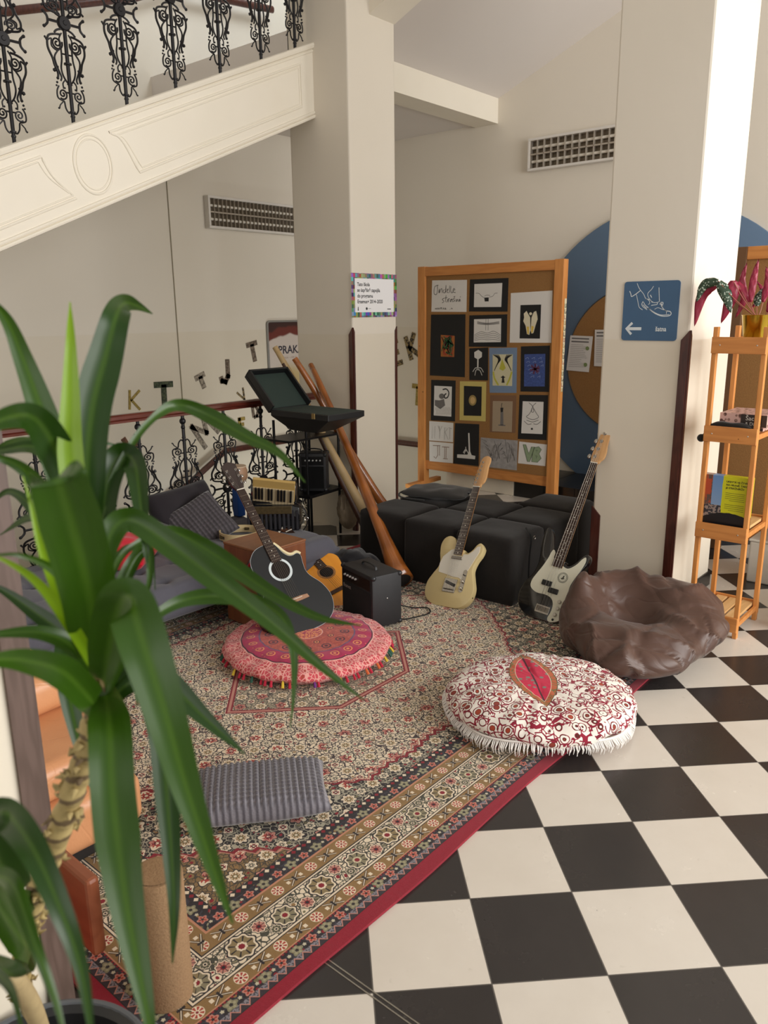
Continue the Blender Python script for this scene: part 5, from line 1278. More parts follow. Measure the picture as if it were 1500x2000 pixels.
DG2 = woodm('didge_brown', '60361a', '8a5226', axis=2, scale=2.5, rough=.3, coat=.5, stretch=4)
DG3 = woodm('didge_pale', 'a58a5e', 'bda277', axis=2, scale=2.5, rough=.5, stretch=4); DG4 = woodm('didge_dark', '331c12', '4a2a1a', axis=2, scale=3, rough=.35, stretch=4)
didge('longest polished orange didgeridoo, its flared end on the rug by the amplifier', (2.315, 1.80, .065), atX(607, 716, 3.06), .043, .021, DG1, 1.0)
didge('orange brown didgeridoo leaning second from the left behind the black case', atZ(778, 1030, .04), atX(573, 702, 2.86), .040, .022, DG1, .6)
didge('pale unvarnished didgeridoo, leftmost of the group by the centre pillar', atZ(735, 1040, .05), atX(535, 680, 2.82), .044, .020, DG2 if False else DG3, .4)
didge('dark thin didgeridoo between the pale one and the orange brown one', atZ(722, 1046, .03), atX(552, 712, 2.84), .028, .017, DG4, .2)

# ------------------------------------------------------------------ black metal stand, open case, second amplifier, accordion
BM = flat('black_metal', '141416', .4, .5)
st = thing('metal_stand', 'black metal stand with two shelves in front of the balustrade, by the centre pillar', 'stand', (0, 0, 0))
A_, B_, C_, D_ = (3.03, 2.99), (2.70, 2.99), (2.60, 3.22), (2.95, 3.22)
for (u, v) in (A_, B_, C_, D_): obj('pole', tube(B(), [(u, v, 0), (u, v, .90)], .010, 10), BM, st, True)
obj('shelf', prism(B(), [(3.05, 2.97), (2.52, 2.97), (2.50, 3.24), (3.05, 3.24)], .765, .78), BM, st)
obj('shelf', prism(B(), [(3.05, 2.97), (2.66, 2.93), (2.56, 3.24), (3.05, 3.24)], .345, .365), BM, st)
M = basis(atZ(612, 962, .366), Vector((.60, -.80, 0)).normalized(), Vector((.80, .60, 0)).normalized(), (0, 0, 1)) @ TR((0, 0, 0))
amp('guitar_amplifier', 'black guitar amplifier on the lower shelf of the metal stand', M, .20, .15, .29, None)
# open case with green lining: local x along its length (to the viewer's right), y to the back, z up
cx_ = Vector((0, -1, 0)); cy_ = Vector((1, 0, 0))
M = basis(atD(529, 806, 5.35) + Vector((.09, -.20, -.02)), cx_, cy_, (0, 0, 1))
CS = flat('case_black', '17181a', .5, var=.15, scale=40); GL = flat('case_green_lining', '23332e', .8)
cs = thing('instrument_case', 'open black case with dark green lining on top of the metal stand', 'case', mat=M)
def hexa(bm, lo, hi):
    v = [bm.verts.new(p) for p in lo + hi]
    for f in ((0, 1, 2, 3), (4, 5, 6, 7), (0, 1, 5, 4), (1, 2, 6, 5), (2, 3, 7, 6), (3, 0, 4, 7)): bm.faces.new([v[i] for i in f])
    return bm
b = B(); hexa(b, [(-.10, .0, -.10), (.14, .0, -.10), (.14, .18, -.10), (-.10, .18, -.10)], [(-.20, -.09, .0), (.34, -.09, .0), (.34, .25, .0), (-.20, .25, .0)]); bx(b, -.20, .345, -.092, .255, .0, .04, .004)
obj('tray', b, CS, cs); obj('tray_lining', box(-.185, .33, -.078, .24, .039, .0415), GL, cs)
ML = TR((-.20, .08, .03)) @ RY(R_(-135)) @ Matrix.Diagonal((1, 1, -1, 1))
b = B(); bx(b, 0, .33, -.18, .18, -.02, .012, .004, ML); 
for y in (-.18, .165): bx(b, 0, .33, y, y + .015, .0, .055, .002, ML)
bx(b, .315, .33, -.18, .18, 0, .055, .002, ML)
obj('lid', b, CS, cs); obj('lid_lining', box(.01, .31, -.162, .162, .012, .016, 0, ML), GL, cs)
obj('latch', box(.20, .23, -.099, -.092, .008, .045, .002), flat('brass_latch', '9a8458', .3, .9), cs)
# accordion
ac = thing('accordion', 'black piano accordion with yellowed keys standing on the sofa end', 'accordion', mat=basis(atZ(536, 1036, .302), Vector((.66, -.75, 0)).normalized(), Vector((.75, .66, 0)).normalized(), (0, 0, 1)))
NV = flat('accordion_black', '101116', .2, coat=.6)
b = B(); bx(b, -.17, .17, -.02, .17, .0, .17, .02); bx(b, -.14, .15, .0, .15, .17, .30, .015); obj('body', b, NV, ac, True)
b = B()
for k in range(12): bx(b, -.165 + .028 * k, -.150 + .028 * k, -.032, .165, .012, .135, .003)
obj('bellows', b, flat('bellows_dark', '1c1a20', .6), ac)
MK = TR((.01, -.005, .255)) @ RY(R_(7)) @ RX(R_(28))
obj('keybed', box(-.132, .132, -.022, .0, -.10, .105, .004, MK @ TR((0, .0, 0))), flat('yellowed_ivory', 'b99a5c', .4), ac)
IV = flat('key_ivory', 'b7a685', .35); EB = flat('key_ebony', '0f0e10', .3)
for k in range(13): x = -.13 + .02 * k; obj('white_key', box(x, x + .0185, -.030, -.020, -.098, .045, .0015, MK), IV, ac)
for k in (0, 1, 2, 4, 5, 7, 8, 9, 11): x = -.13 + .02 * k + .014; obj('black_key', box(x, x + .0115, -.040, -.028, -.045, .045, .002, MK), EB, ac)
obj('grille', box(-.14, .12, -.034, -.018, .115, .165, .004), flat('gold_grille', '5a4d34', .4, .6, var=.6, scale=60), ac)
obj('strap', tube(B(), spline([(.13, -.02, .17), (.20, -.05, .15), (.215, -.05, .06), (.19, -.03, .01)], 6), .010, 6, flat=.4), flat('strap_leather', '1a1614', .5), ac, True)
obj('strap_buckle', tube(B(), [(.213 + .011 * math.cos(q), -.06, .09 + .011 * math.sin(q)) for q in [2 * PI * k / 14 for k in range(14)]], .0022, 6, True), CHROME, ac, True)
bb = obj('blue_box', box(-.03, .03, -.03, .03, 0, .24, .006), flat('bright_blue', '1c4f9c', .5)); bb.location = (2.14, 3.09, .302); tag(bb, 'small bright blue box on the sofa behind the accordion', 'box')
hd = thing('hand_drum', 'pale tan wooden hand drum on top of the bright blue box', 'drum', (2.14, 3.09, .543))
obj('shell', lathe(B(), [(.0, 0), (.055, .0), (.07, .03), (.07, .075), (.06, .10), (0, .10)], 24), flat('tan_drum', 'a98467', .5), hd, True)
obj('drumhead', lathe(B(), [(0, .1), (.062, .1), (.062, .108), (0, .110)], 24), flat('drum_skin', 'c8ae92', .6), hd, True)
# crumpled cloths beside the pillar
b = B(); bmesh.ops.create_icosphere(b, subdivisions=4, radius=1)
for v in b.verts:
    q = v.co.copy(); f = 1 + .30 * (1 - abs(noise.noise(q * 2.2)) * 2) * .8 - .2; v.co = Vector((q.x * .10 * f, q.y * .08 * f, .02 + (q.z + 1) * .19 * f * .5 * 1.2))
me_ = obj('paper_bag', b, flat('crumpled_paper', '8f7f6a', .8, var=.2), smooth='all'); me_.location = atZ(682, 1040, .0) + Vector((0, 0, .0)); me_.location.z = -.0; me_.scale = (1, 1, 1.45); tag(me_, 'crumpled beige paper bag standing behind the long didgeridoo', 'bag')
b = B(); bmesh.ops.create_icosphere(b, subdivisions=4, radius=1)
for v in b.verts:
    q = v.co.copy(); f = 1 + .22 * noise.noise(q * 2.5) + .10 * noise.noise(q * 6); v.co = Vector((q.x * .15 * f, q.y * .15 * f, max(0, .10 + q.z * .10 * f)))
o = obj('black_bag', b, fabric('black_cloth_bag', '17161a', .9, .2), smooth='all'); o.location = (2.42, 2.20, .014); o.location = (2.24, 2.12, .014); tag(o, 'slumped black cloth bag on the rug behind the classical guitar', 'bag')

# ------------------------------------------------------------------ pine shelf rack by the right pillar
sh = thing('shelf_rack', 'tall narrow pine shelf rack in front of the right pillar at the picture edge', 'shelf', (2.82, 0, 0))
PV0, PV1, PD = .0, .25, .36
for (x, y, n_) in ((0, PV0, 0), (0, PV1 - .022, 0), (PD - .03, PV0, 0), (PD - .03, PV1 - .022, 0)):
    obj('post', box(x, x + .030, y, y + .022, 0, 1.56, .002), PINE, sh)
for z in (1.435, 1.005, .510, .035):
    zr = .07
    obj('front_rail', box(-.012, .004, PV0, PV1, z, z + zr + .008, .002), PINEY, sh); obj('back_rail', box(PD - .004, PD + .010, PV0, PV1, z, z + zr, .002), PINEY, sh)
    for k in range(3): obj('shelf_slat', box(.0, PD, PV0 + .026 + .068 * k, PV0 + .026 + .068 * k + .056, z + .045, z + .060, .002), woodm('pine_slat', 'c79a62', 'dbb27c', axis=0, scale=5, rough=.45), sh)
    for y in (PV0, PV1 - .022): obj('side_rail', box(.03, PD - .03, y + .004, y + .018, z + .02, z + .046, .001), PINEY, sh)
    for y in (.04, .21): obj('screw', moved(lathe(B(), [(0, 0), (.004, 0), (0, .0015)], 8), TR((-.012, y, z + .04)) @ RY(-PI / 2)), flat('screw_steel', 'c9c0b0', .3, .8), sh)
# begonia in a gold pot
bgn = thing('potted_begonia', 'begonia with spotted and wine-red leaves in a gold pot on the pine shelf rack', 'plant', (2.93, .085, 1.497))
GOLD = flat('gold_foil', 'c2a33c', .22, 1.0, var=.1)
b = B(); lathe(b, [(0, 0), (.050, 0), (.056, .01), (.070, .115), (.073, .118), (.066, .116), (.060, .10), (0, .095)], 36); obj('pot', b, GOLD, bgn, True)
obj('soil', lathe(B(), [(0, .100), (.0625, .100), (.0, .101)], 20), flat('dark_soil', '2c2018', .95), bgn)
def leafmat(name, a_, dots=None):
    t = MT(name, .35, spec=.5); t.coord(); n = t.noise(t.vec, 25, 2); c = t.mix(n, lin(a_), tuple(min(1, v * 1.5) for v in lin(a_)))
    if dots: v = t.vor(t.vec, 95); c = t.mix(v < .33, c, lin(dots))
    t.base(c); t.b.inputs['Transmission Weight'].default_value = 0; return t.m
WINE = leafmat('wine_leaf', '8a1c38'); SPOT = leafmat('spotted_leaf', '2f4230', 'b9c4b4')
def wing_leaf(root, base, mid, tip, w, mat, up=(0, 0, 1), name='leaf', thick=.0012):
    P = spline([base, mid, tip], 9); b = B(); rows_ = []
    for i, p in enumerate(P):
        q = i / (len(P) - 1); t_ = (P[min(i + 1, len(P) - 1)] - P[max(i - 1, 0)]).normalized(); s_ = t_.cross(Vector(up)).normalized(); n_ = s_.cross(t_)
        ww = w * (math.sin(PI * min(1, q * .93 + .07)) ** .7) * (1.15 - .5 * q); rows_.append([b.verts.new(p + s_ * ww * a - n_ * abs(a) * ww * .35 + n_ * .004 * math.sin(i * 1.3 + a * 4)) for a in (-1, -.5, 0, .5, 1)])
    for a, c in zip(rows_, rows_[1:]):
        for k in range(4): b.faces.new((a[k], a[k + 1], c[k + 1], c[k]))
    e = bmesh.ops.extrude_face_region(b, geom=b.faces[:]); bmesh.ops.translate(b, vec=Vector(up) * thick, verts=[x for x in e['geom'] if isinstance(x, bmesh.types.BMVert)])
    o = obj(name, b, mat, root, 'all'); return o
def bL(x, y, du=0.0): return atX(x, y, 2.93 + du) - Vector((2.93, .085, 1.497))
for bs, md, tp, w, m, du in (((1400, 553), (1372, 575), (1356, 638), .030, WINE, -.01), ((1403, 549), (1376, 556), (1360, 590), .026, SPOT, -.03), ((1404, 550), (1418, 575), (1428, 612), .030, SPOT, -.04), ((1432, 548), (1428, 580), (1408, 632), .034, WINE, -.02), ((1440, 550), (1454, 580), (1436, 622), .020, WINE, .0),
                             ((1462, 590), (1450, 550), (1459, 512), .016, WINE, .02), ((1466, 590), (1472, 545), (1482, 505), .018, WINE, 0), ((1490, 590), (1500, 550), (1496, 520), .018, WINE, .02), ((1478, 598), (1482, 580), (1494, 560), .020, SPOT, .04), ((1500, 610), (1510, 580), (1506, 545), .022, WINE, -.02), ((1470, 600), (1488, 570), (1478, 548), .012, WINE, .06)):
    up = (-1, -.3, .25); leaf = wing_leaf(bgn, bL(*bs, du), bL(*md, du), bL(*tp, du), w, m, up)
    obj('stem', tube(B(), spline([(0, 0, .10), (bL(*bs, du) * .6 + Vector((0, 0, .03))), bL(*bs, du)], 6), .0022, 6), flat('stem_pink', 'a5624f', .5), bgn, True)
# things on the shelf below
def boardgame(label, loc, rz, w, d, h, cap=None):
    o = thing('board_game', label, 'board game', loc, rz); t = None
    if 'game_photo' not in _mc:
        t = MT('game_photo', .4); t.coord(); v = t.vor(t.vec, 42); n = t.noise(t.vec, 60, 3); t.base(t.mix(v < .35 + 0, lin('c9a39a'), t.mix(n > .5, lin('5a3b34'), lin('8c6a60')))); _mc['game_photo'] = t.m
    obj('box', box(-w / 2, w / 2, -d / 2, d / 2, 0, h, .002), _mc['game_photo'], o)
    obj('dark_panel', box(-w / 2 - .0008, -w / 2, -d / 2, .01, .002, h - .002), flat('game_brown', '2f2320', .4), o)
    if cap:
        for k, s_ in enumerate(cap): obj('lettering', moved(text_mesh(s_, .030 - .008 * k, .0003), basis((-w / 2 - .0012, -.012, h * .52 - k * .024), (0, -1, 0), (0, 0, 1), (-1, 0, 0))), flat('game_white', 'e8e4dc', .5), o)
    return o
boardgame('thick board game box with white lettering on the middle shelf of the pine rack', (2.99, .085, 1.085), 0, .26, .22, .062, ('Šach', '& Dáma'))
boardgame('thinner pink patterned board game box under the lettered one on the pine rack', (2.99, .090, 1.066), 0, .25, .20, .018)
b = puff(.26, .12, .035, 26, 3, .9, 8)
gm = obj('cloth', b, fabric('black_mesh_cloth', '1c1a18', .8, .3), smooth='all'); gm.location = (2.845, .13, 1.066); gm.rotation_euler = (0, 0, R_(84)); gm.scale = (.8, .35, 1); tag(gm, 'crumpled black cloth with straps on the middle shelf of the pine rack', 'cloth')
kn = thing('black_knob_bag', 'small round black pouch hanging out beside the left post of the pine rack', 'pouch', (2.835, .268, 1.015))
b = B(); bmesh.ops.create_uvsphere(b, u_segments=16, v_segments=10, radius=.020); obj('pouch', b, fabric('black_mesh_cloth', '1c1a18'), kn, True)
obj('cord', tube(B(), [(0, -.005, .015), (0.01, -.03, .045), (.01, -.08, .062)], .003, 6), fabric('black_mesh_cloth', '1c1a18'), kn)
# big picture-puzzle box standing on the third shelf
def puzzlemat():
    t = MT('puzzle_print', .3); x, y, z = t.coord(); n = t.noise(t.vec, 22, 3); n2 = t.noise(t.vec, 60, 2)
    sky = t.mix(z / .26, lin('8fa5bd'), lin('5f87b8')); c = t.mix((y > .195), sky, t.mix(n2 > .52, lin('5a4a44'), lin('9a4a30')))
    c = t.mix((y > .20) * (z < .24) * (z > .16) * (n > .45), c, lin('a8482e'))
    c = t.mix((z < .11) * (y > .11), c, t.mix(n2 > .5, lin('2f3138'), lin('8f8078')))
    c = t.mix((y + (n - .5) * .01) < .145, c, lin('c7c41e'))
    c = t.mix(z < (.075 + (y - .1) * (y - .1) * -2.0 + (n - .5) * .012), c, lin('111318'))
    t.base(c); return t.m
pz = thing('puzzle_box', 'yellow and blue printed box leaning on the lower shelf of the pine rack', 'box', (2.845, .0, .571), 0)
obj('box', box(.0, .05, .010, .246, 0, .262, .002), puzzlemat(), pz)
TXD = flat('print_dark', '1c1c14', .6)
for k, s_ in enumerate(('UKRYTÁ VE ČTVRTI', 'NA HRANĚ, TAKOVÝ', 'JE STRÁŽNÍKŮV')): obj('lettering', moved(text_mesh(s_, .0125, .0002, weight=.0003), basis((-.0006, .128, .232 - .016 * k), (0, -1, 0), (0, 0, 1), (-1, 0, 0))), TXD, pz)
b = B()
for k in range(9):
    z = .178 - .0095 * k - (.012 if k > 4 else 0); bx(b, -.0008, -.0002, .035, .128 - (.02 if k in (4, 8) else 0), z, z + .002)
obj('printed_text', b, flat('print_olive', '6d6a20', .6), pz)

# things behind the rack: second pinboard, boxes and a low trolley
cb = thing('pinboard', 'second pine-framed cork pinboard standing behind the pine shelf rack', 'pinboard', (4.40, 0, 0))
CBV = .665
obj('post', box(-.03, .03, CBV - .07, CBV, 0, 2.03, .004), flat('dark_pine', '6a4a2e', .6), cb); obj('post', box(-.03, .03, -1.0, -.93, 0, 2.03, .004), PINE, cb)
obj('top_rail', box(-.03, .03, -.93, CBV - .07, 1.95, 2.03, .004), PINEY, cb); obj('bottom_rail', box(-.03, .03, -.93, CBV - .07, .10, .17, .004), PINEY, cb)
obj('cork_panel', box(-.008, .01, -.93, CBV - .07, .17, 1.95), CORK, cb)
wb = thing('white_crate', 'white storage crate on the floor behind the pine rack, games piled on it', 'crate', (3.98, .0, 0)); obj('body', box(-.19, .19, -.24, .24, 0, .26, .01), flat('crate_white', 'cfc9bf', .5), wb); obj('lid', box(-.195, .195, -.245, .245, .26, .275, .005), flat('crate_white', 'cfc9bf', .5), wb)
boardgame('patterned game box lying on the white crate behind the pine rack', (3.98, .02, .277), R_(20), .36, .30, .075)
boardgame('upper patterned game box on the pile behind the pine rack', (3.97, .0, .354), R_(8), .34, .28, .05)
ys = obj('yellow_box', box(-.12, .12, -.10, .10, 0, .42, .004), flat('signal_yellow', 'c9a92c', .5)); ys.location = (3.62, -.34, 0); tag(ys, 'upright yellow box on the floor at the right picture edge behind the rack', 'box')
tr_ = thing('low_trolley', 'low pine trolley on castors loaded with magazines beside the pine rack', 'trolley', (3.22, -.20, 0))
obj('deck', box(-.15, .35, -.20, .06, .055, .10, .003), PINEY, tr_)
for x in (-.12, .32):
    for y in (-.17, .03):
        obj('castor', moved(lathe(B(), [(0, -.011), (.024, -.011), (.026, 0), (.024, .011), (0, .011)], 18), TR((x, y, .026)) @ RX(PI / 2)), flat('castor_grey', 'b9b3a8', .4), tr_, True); obj('castor_fork', box(x - .012, x + .012, y - .014, y + .014, .044, .056), flat('screw_steel', 'c9c0b0', .3, .8), tr_)
mags = ('magazine of the pile on the low trolley, a pink one at the bottom', 'white magazine second from the bottom of the pile on the low trolley', 'dark magazine in the middle of the pile on the low trolley', 'pink magazine second from the top of the pile on the low trolley', 'white magazine lying on top of the pile on the low trolley')
for k, (l, c_) in enumerate(zip(mags, ('b98a84', 'd8d0c8', '4a4448', 'c79a9a', 'ddd6d0'))):
    o = obj('magazine', box(-.14, .16, -.10, .11, 0, .024, .001), flat('mag_' + c_, c_, .4, var=.2, scale=30)); o.location = (3.30, -.27 + .004 * (k % 2), .101 + .0245 * k); o.rotation_euler = (0, 0, R_((3, -4, 5, 0, -3)[k])); tag(o, l, 'magazine')

# ------------------------------------------------------------------ tan leather armchair at the left
LEA = MT('tan_leather', .38, spec=.5); LEA.coord(); n_ = LEA.noise(LEA.vec, 6, 3); LEA.base(LEA.mix(n_, lin('c2855a'), lin('dca174')))
cr_ = LEA.vor(LEA.comb(*[X(LEA, o) for o in []]) if False else LEA.vec, 9, 'DISTANCE_TO_EDGE'); LEA.bump(LEA.noise(LEA.vec, 120, 2) * .2 + cr_.mn(.03) * 8.0, .006, .35); LEA = LEA.m
ch = thing('leather_armchair', 'tan leather lounge chair with a wooden side board, behind the big plant', 'armchair', (-.385, 1.285, .013))
def roll(x0, x1, y0, y1, z0, z1, bev, seed):
    bm = B(); bx(bm, x0, x1, y0, y1, z0, z1, bev, None, 5); bmesh.ops.subdivide_edges(bm, edges=[e for e in bm.edges if e.calc_length() > .08], cuts=5, use_grid_fill=True)
    for v in bm.verts:
        v.co += Vector((1, 1, 1)) * .008 * noise.noise(v.co * 6 + Vector((seed, 0, 0)))
    return bm
obj('seat_cushion', roll(-.36, .37, -.34, .30, .06, .235, .045, 1), LEA, ch, 'all')
obj('seat_cushion', roll(-.38, .365, -.30, .32, .232, .36, .045, 2), LEA, ch, 'all')
obj('back_cushion', roll(-.40, .355, .0, .34, .357, .50, .05, 3), LEA, ch, 'all')
obj('head_cushion', roll(-.42, .12, .20, .40, .52, .66, .065, 4), LEA, ch, 'all')
obj('gap_bar', box(-.40, .10, .22, .36, .46, .56, .02), flat('black_metal', '141416', .4, .5), ch)  # dark bar filling the gap between back and head cushions
obj('side_board', box(-.07, -.035, -.79, -.36, .12, .335, .010), woodm('side_board_wood', '7c4229', '935438', axis=1, scale=3, rough=.35, knots=False), ch)
obj('base', box(-.30, .30, -.28, .26, 0, .06, .005), flat('base_dark', '1a1614', .6), ch)
rc = cushion('cushion', 'crimson cushion on the floor under the wooden side board of the tan armchair', .40, .30, .12, fabric('crimson_cloth', 'b01024', .85, .3, var=.1), (-.60, .70, .013), (0, 0, R_(60)), seed=5)

# sisal scratching post
post = thing('scratching_post', 'upright tan carpet-covered post standing on the rug, in front of the plant leaves', 'post', (-.335, .385, .012))
t = MT('sisal_carpet', .95, spec=.15); x_, y_, z_ = t.coord(); n_ = t.noise(t.vec, 180, 3, .7); t.base(t.mix(n_, lin('7a5e46'), lin('a98a68'))); t.bump(n_, .003, .8)
b = B(); lathe(b, [(0, 0), (.062, 0), (.063, .01), (.061, .34), (.056, .35), (0, .352)], 40); obj('column', b, t.m, post, True)
obj('top_edge', lathe(B(), [(.0, .352), (.05, .3525), (.0, .354)], 30), t.m, post)

# ------------------------------------------------------------------ big yucca plant in the foreground
yc = thing('yucca_plant', 'large green yucca plant with long arching leaves in the near left foreground', 'plant', (-.80, .02, 0))
YO = Vector((-.80, .02, 0))
def yleafmat(name, a_, c_):
    t = MT(name, .32, spec=.5); x, y, z = t.coord('UV'); n = t.noise(t.comb(x * 30.0, y * 2.0), 3, 2)
    t.coord(); m_ = (x - .5).abs(); c = t.mix(n * .6, lin(a_), lin(c_)); c = t.mix(t.smooth(m_, .14, .0) * .22, c, lin('6a8f30')); t.base(c)
    t.b.inputs['Subsurface Weight'].default_value = 0.0
    # thin leaf: let some light through
    tr = t.n.new('ShaderNodeBsdfTranslucent'); t.put(tr.inputs[0], c); mx_ = t.n.new('ShaderNodeMixShader'); mx_.inputs[0].default_value = .28
    t.l.new(t.b.outputs[0], mx_.inputs[1]); t.l.new(tr.outputs[0], mx_.inputs[2]); t.l.new(mx_.outputs[0], t.n['Material Output'].inputs[0])
    return t.m
YG = yleafmat('yucca_green', '294509', '426b18'); YD = yleafmat('yucca_dark_green', '1b360a', '2f5413'); YL = yleafmat('yucca_young_green', '6f9410', '90b01c')
def yleaf(pts, w, mat=None, face=None, tip=.25, vfold=.35, narrow=0.0):
    """pts: (x, y, distance) seen from the doorway; w: full width in metres; shape tapers to a tip"""
    P = spline([atD(x, y, d) for x, y, d in pts], 8); n = len(P)
    L = [0]
    for a, c in zip(P, P[1:]): L.append(L[-1] + (c - a).length)
    b = B(); uv = b.loops.layers.uv.new('UVMap'); R1 = []
    prev = None
    for i, p in enumerate(P):
        q = L[i] / L[-1]; t_ = (P[min(i + 1, n - 1)] - P[max(i - 1, 0)]).normalized()
        f = Vector(face) if face else (CAM - p).normalized()
        s_ = t_.cross(f)
        if s_.length < .15 and prev is not None: s_ = prev
        s_.normalize()
        if prev is not None:
            if s_.dot(prev) < 0: s_ = -s_
            s_ = (prev * .45 + s_ * .55).normalized()
        prev = s_; nn = s_.cross(t_).normalized()
        prof = (min(1, (q + .10) / .32) ** .6) * (1 if not narrow else min(1.0, .28 + .72 * max(0.0, min(1.0, (q - narrow + .12) / .24)))) * (1 if q < 1 - tip * 2 else max(0.0, (1 - q) / (tip * 2)) ** .75)
        ww = max(.0008, w / 2 * prof); row = []
        for a in (-1, -.6, -.2, .2, .6, 1): row.append((b.verts.new(p + s_ * ww * a - nn * (1 - abs(a)) * ww * vfold - YO), (a * .5 + .5, q)))
        R1.append(row)
    for a, c in zip(R1, R1[1:]):
        for k in range(5):
            f = b.faces.new((a[k][0], a[k + 1][0], c[k + 1][0], c[k][0]))
            for lp, (_, u_) in zip(f.loops, (a[k], a[k + 1], c[k + 1], c[k])): lp[uv].uv = u_
    return obj('leaf', b, mat or YG, yc, 'all')
LEAVES = [
    ([(178, 1090, .86), (120, 930, .84), (85, 810, .83), (45, 700, .82), (10, 620, .80), (-50, 560, .76)], .034, YG),
    ([(165, 1080, .80), (150, 980, .79), (137, 880, .78), (138, 760, .78), (138, 670, .78), (137, 590, .79)], .027, YL),
    ([(172, 1090, .84), (168, 940, .85), (180, 800, .86), (208, 690, .87), (228, 615, .88), (245, 592, .92), (270, 598, .98), (298, 613, 1.02)], .044, YD),
    ([(180, 1100, .85), (150, 980, .82), (110, 880, .78), (70, 820, .74), (20, 815, .70), (-60, 850, .62)], .038, YD),
    ([(185, 1060, .95), (160, 960, .96), (80, 878, .90), (0, 880, .84), (-60, 890, .80)], .026, YD),
    ([(190, 1040, .95), (150, 900, 1.0), (190, 868, 1.0), (232, 869, 1.02)], .022, YD),
    ([(185, 1060, .92), (215, 950, .93), (262, 860, .95), (310, 808, .98), (352, 791, 1.0), (410, 812, 1.0), (480, 852, .98), (545, 885, .96), (596, 942, .94)], .034, YG, .58),
    ([(190, 1090, .90), (205, 960, .92), (232, 892, .94), (262, 905, .93), (275, 990, .90), (284, 1060, .88), (287, 1110, .88)], .034, YD),
    ([(188, 1290, .80), (178, 1180, .74), (150, 1060, .68), (122, 965, .63), (112, 932, .62), (100, 925, .66), (80, 960, .74), (60, 1010, .80)], .056, YG),
    ([(190, 1180, .86), (210, 1060, .87), (250, 1015, .88), (330, 1062, .88), (420, 1130, .87), (530, 1215, .86), (620, 1295, .85), (710, 1367, .84)], .031, YG),
    ([(195, 1200, .90), (235, 1090, .94), (300, 1045, .98), (350, 1043, 1.0), (430, 1090, 1.0), (530, 1158, .98), (620, 1205, .96), (706, 1222, .94)], .030, YG, .42),
    ([(205, 1330, .88), (270, 1240, .92), (330, 1185, .96), (400, 1165, .98), (490, 1172, .98), (550, 1205, .96), (573, 1270, .95), (574, 1350, .95), (567, 1422, .94)], .022, YG, .30),
    ([(190, 1270, .92), (205, 1150, .94), (240, 1082, .96), (268, 1066, .98), (240, 1072, 1.0), (210, 1110, 1.0), (186, 1158, 1.0)], .010, YG),
    ([(196, 1280, .9), (230, 1180, .92), (262, 1100, .94), (283, 1072, .95)], .012, YG),
    ([(200, 1240, .92), (250, 1110, .94), (285, 1068, .95), (293, 1120, .95), (287, 1160, .95), (280, 1202, .95)], .016, YG),
    ([(200, 1240, .94), (262, 1110, .96), (294, 1072, .97), (300, 1110, .97), (303, 1152, .97)], .010, YD),
    ([(195, 1380, .80), (130, 1318, .74), (60, 1292, .68), (-10, 1290, .62), (-70, 1320, .58)], .034, YG),
    ([(190, 1330, .84), (140, 1262, .82), (80, 1236, .80), (0, 1238, .78), (-50, 1250, .76)], .020, YG),
    ([(200, 1330, .78), (225, 1210, .72), (250, 1175, .68), (285, 1270, .66), (325, 1400, .66), (362, 1530, .67), (405, 1660, .68), (455, 1805, .70)], .046, YG),
    ([(205, 1340, .86), (260, 1290, .86), (330, 1335, .86), (400, 1402, .86), (478, 1472, .86)], .030, YD),
    ([(205, 1360, .80), (214, 1420, .78), (222, 1560, .75), (245, 1750, .72), (285, 1960, .70), (305, 2060, .70)], .046, YG),
    ([(205, 1370, .86), (270, 1330, .86), (312, 1420, .84), (330, 1600, .82), (340, 1760, .80), (337, 1882, .80)], .030, YD),
    ([(40, 1760, .80), (-20, 1640, .72), (5, 1590, .66), (60, 1650, .62), (120, 1780, .60), (160, 1900, .60), (185, 2060, .60)], .044, YD),
    ([(50, 1850, .76), (-20, 1740, .70), (20, 1720, .64), (70, 1850, .60), (110, 1960, .59), (135, 2060, .58)], .034, YG),
    ([(40, 1900, .74), (-30, 1880, .68), (20, 1930, .60), (50, 2040, .56)], .030, YD),
    ([(188, 1290, .95), (140, 1230, .98), (133, 1330, 1.0), (150, 1430, 1.0), (185, 1560, 1.0)], .036, YD),
    ([(192, 1300, .84), (165, 1190, .80), (110, 1118, .76), (40, 1085, .72), (-30, 1086, .70)], .014, YG),
    ([(195, 1320, .82), (150, 1240, .78), (80, 1145, .74), (10, 1095, .70), (-40, 1085, .68)], .014, YL),
    ([(190, 1290, .84), (130, 1190, .80), (85, 1080, .77), (62, 990, .76), (45, 930, .76)], .014, YL),
    ([(192, 1310, .90), (140, 1250, .90), (60, 1190, .90), (0, 1150, .90), (-40, 1140, .90)], .024, YD),
    ([(185, 1200, .95), (130, 1100, .97), (70, 1000, 1.0), (20, 960, 1.02), (-20, 985, 1.04)], .028, YD),
    ([(190, 1200, .9), (120, 1030, .86), (60, 930, .82), (0, 895, .80), (-40, 900, .78)], .030, YG),
    ([(188, 1250, .95), (140, 1010, 1.0), (80, 880, 1.05), (20, 865, 1.08), (-40, 905, 1.1)], .030, YG),
    ([(190, 1300, .86), (120, 1020, .92), (60, 1010, .96), (0, 1045, 1.0)], .022, YD),
    ([(190, 1240, .8), (160, 1120, .8), (130, 1040, .8), (105, 985, .8)], .030, YG),
    ([(195, 1350, .9), (240, 1300, .92), (262, 1330, .92), (268, 1380, .92)], .014, YG),
]
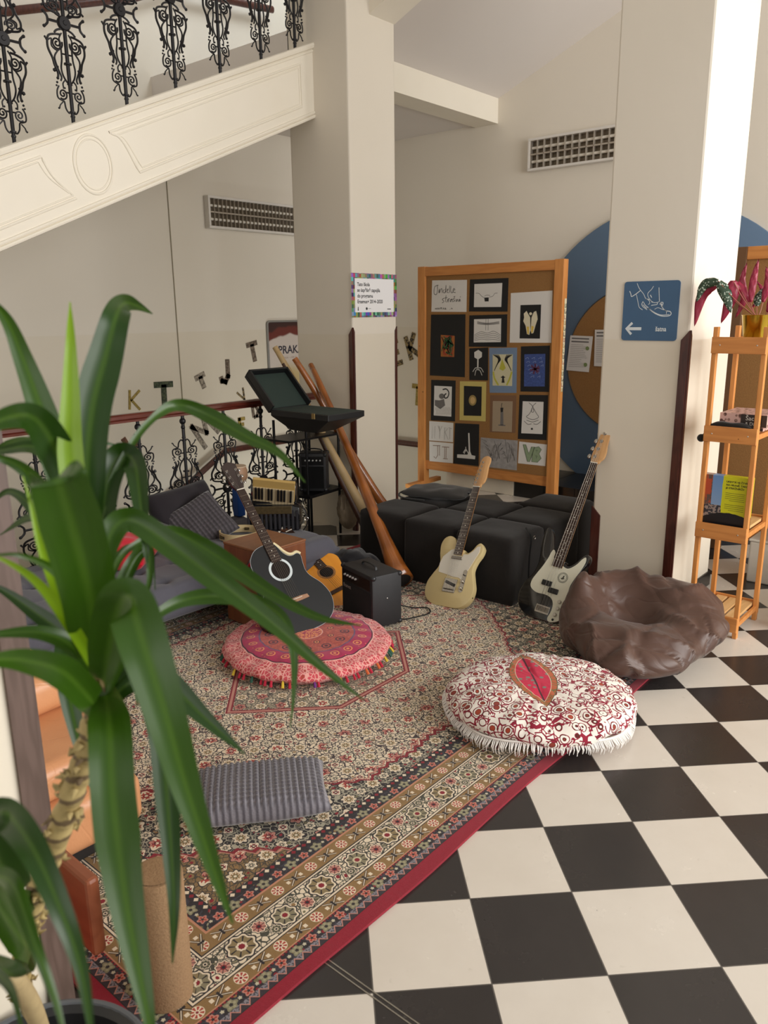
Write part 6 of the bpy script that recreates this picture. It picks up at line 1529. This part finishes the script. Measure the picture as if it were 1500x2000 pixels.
def rooted(pts):
    x, y, d = pts[0]
    if x < 100: return [(68, 1758, 1.055) if y < 1800 else (47, 1856, 1.135)] + [(x, y, (d + 1.0) / 2)] + pts[1:]
    y2 = max(1060, min(1335, y + 25))
    return [(191, y2, .858), (x, y, (d + 2 * .86) / 3)] + pts[1:]
for lf in LEAVES: yleaf(rooted(lf[0]), lf[1] * .90, lf[2], narrow=lf[3] if len(lf) > 3 else 0.0)
# cane with leaf scars
cane = [(192, 1270, .85), (197, 1340, .87), (178, 1440, .90), (155, 1510, .93), (128, 1590, .96), (100, 1670, 1.0), (68, 1755, 1.06), (45, 1850, 1.14), (45, 1930, 1.22), (75, 2010, 1.32)]
CP = spline([atD(*q) for q in cane] + [YO + Vector((.0, .0, .34))], 7)
rs = [.0138 * (1 + .10 * math.sin(i * 2.1) + .12 * (i % 4 == 0)) for i in range(len(CP))]
t = MT('yucca_bark', .75); x_, y_, z_ = t.coord(); n_ = t.noise(t.vec, 30, 3); ring_ = (z_ * 190.0 + n_ * 4.0).sin() * .5 + .5
t.base(t.mix(t.smooth(ring_, .75, .95) * .8, t.mix(n_, lin('8f7a4c'), lin('b8a46e')), lin('4a3528'))); t.bump(ring_ + n_, .004, .7)
obj('cane', tube(B(), [p - YO for p in CP], rs, 14), t.m, yc, 'all')
b = B(); r2 = random.Random(5)
for i in range(4, len(CP) - 14, 2):
    for k in range(5):
        a = r2.uniform(0, 2 * PI); p = CP[i] - YO; t_ = (CP[i + 1] - CP[i]).normalized(); s_ = t_.orthogonal().normalized(); u_ = t_.cross(s_); d = s_ * math.cos(a) + u_ * math.sin(a)
        tube(b, [p + d * .015, p + d * .019 + t_ * .006, p + d * r2.uniform(.021, .027) + t_ * r2.uniform(-.012, .014)], [.0045, .003, .0006], 5)
o = obj('dry_leaf_base', b, t.m, yc, 'all'); o['kind'] = 'stuff'
obj('young_shoot', tube(B(), [p - YO for p in spline([atD(182, 1040, .85), atD(190, 1130, .856), atD(188, 1250, .858), atD(194, 1320, .868)], 6)], [.006 + .012 * k / 18 for k in range(19)], 14), YL, yc, 'all')
# second pale stem and the planter
P2 = spline([atD(20, 1900, 1.10), atD(60, 1960, 1.20), atD(85, 2030, 1.30), YO + Vector((.05, .06, .34))], 6)
obj('cane', tube(B(), [p - YO for p in P2], .014, 12), flat('pale_bark', 'a8946c', .7, var=.2, scale=40), yc, 'all')
b = B(); lathe(b, [(0, 0), (.13, 0), (.14, .02), (.175, .37), (.185, .40), (.178, .41), (.165, .40), (.160, .36), (0, .35)], 48)
obj('planter', moved(b, TR((.0, .0, 0))), flat('black_planter', '1b1c1e', .4), yc, True)
obj('planter_rim', tube(B(), [(.182 * math.cos(q), .182 * math.sin(q), .408) for q in [2 * PI * k / 56 for k in range(56)]], .006, 8, True), flat('grey_rim', '55585c', .35), yc, True)
obj('soil', lathe(B(), [(0, .352), (.161, .362), (0, .362)], 30), flat('dark_soil', '2c2018', .95), yc)
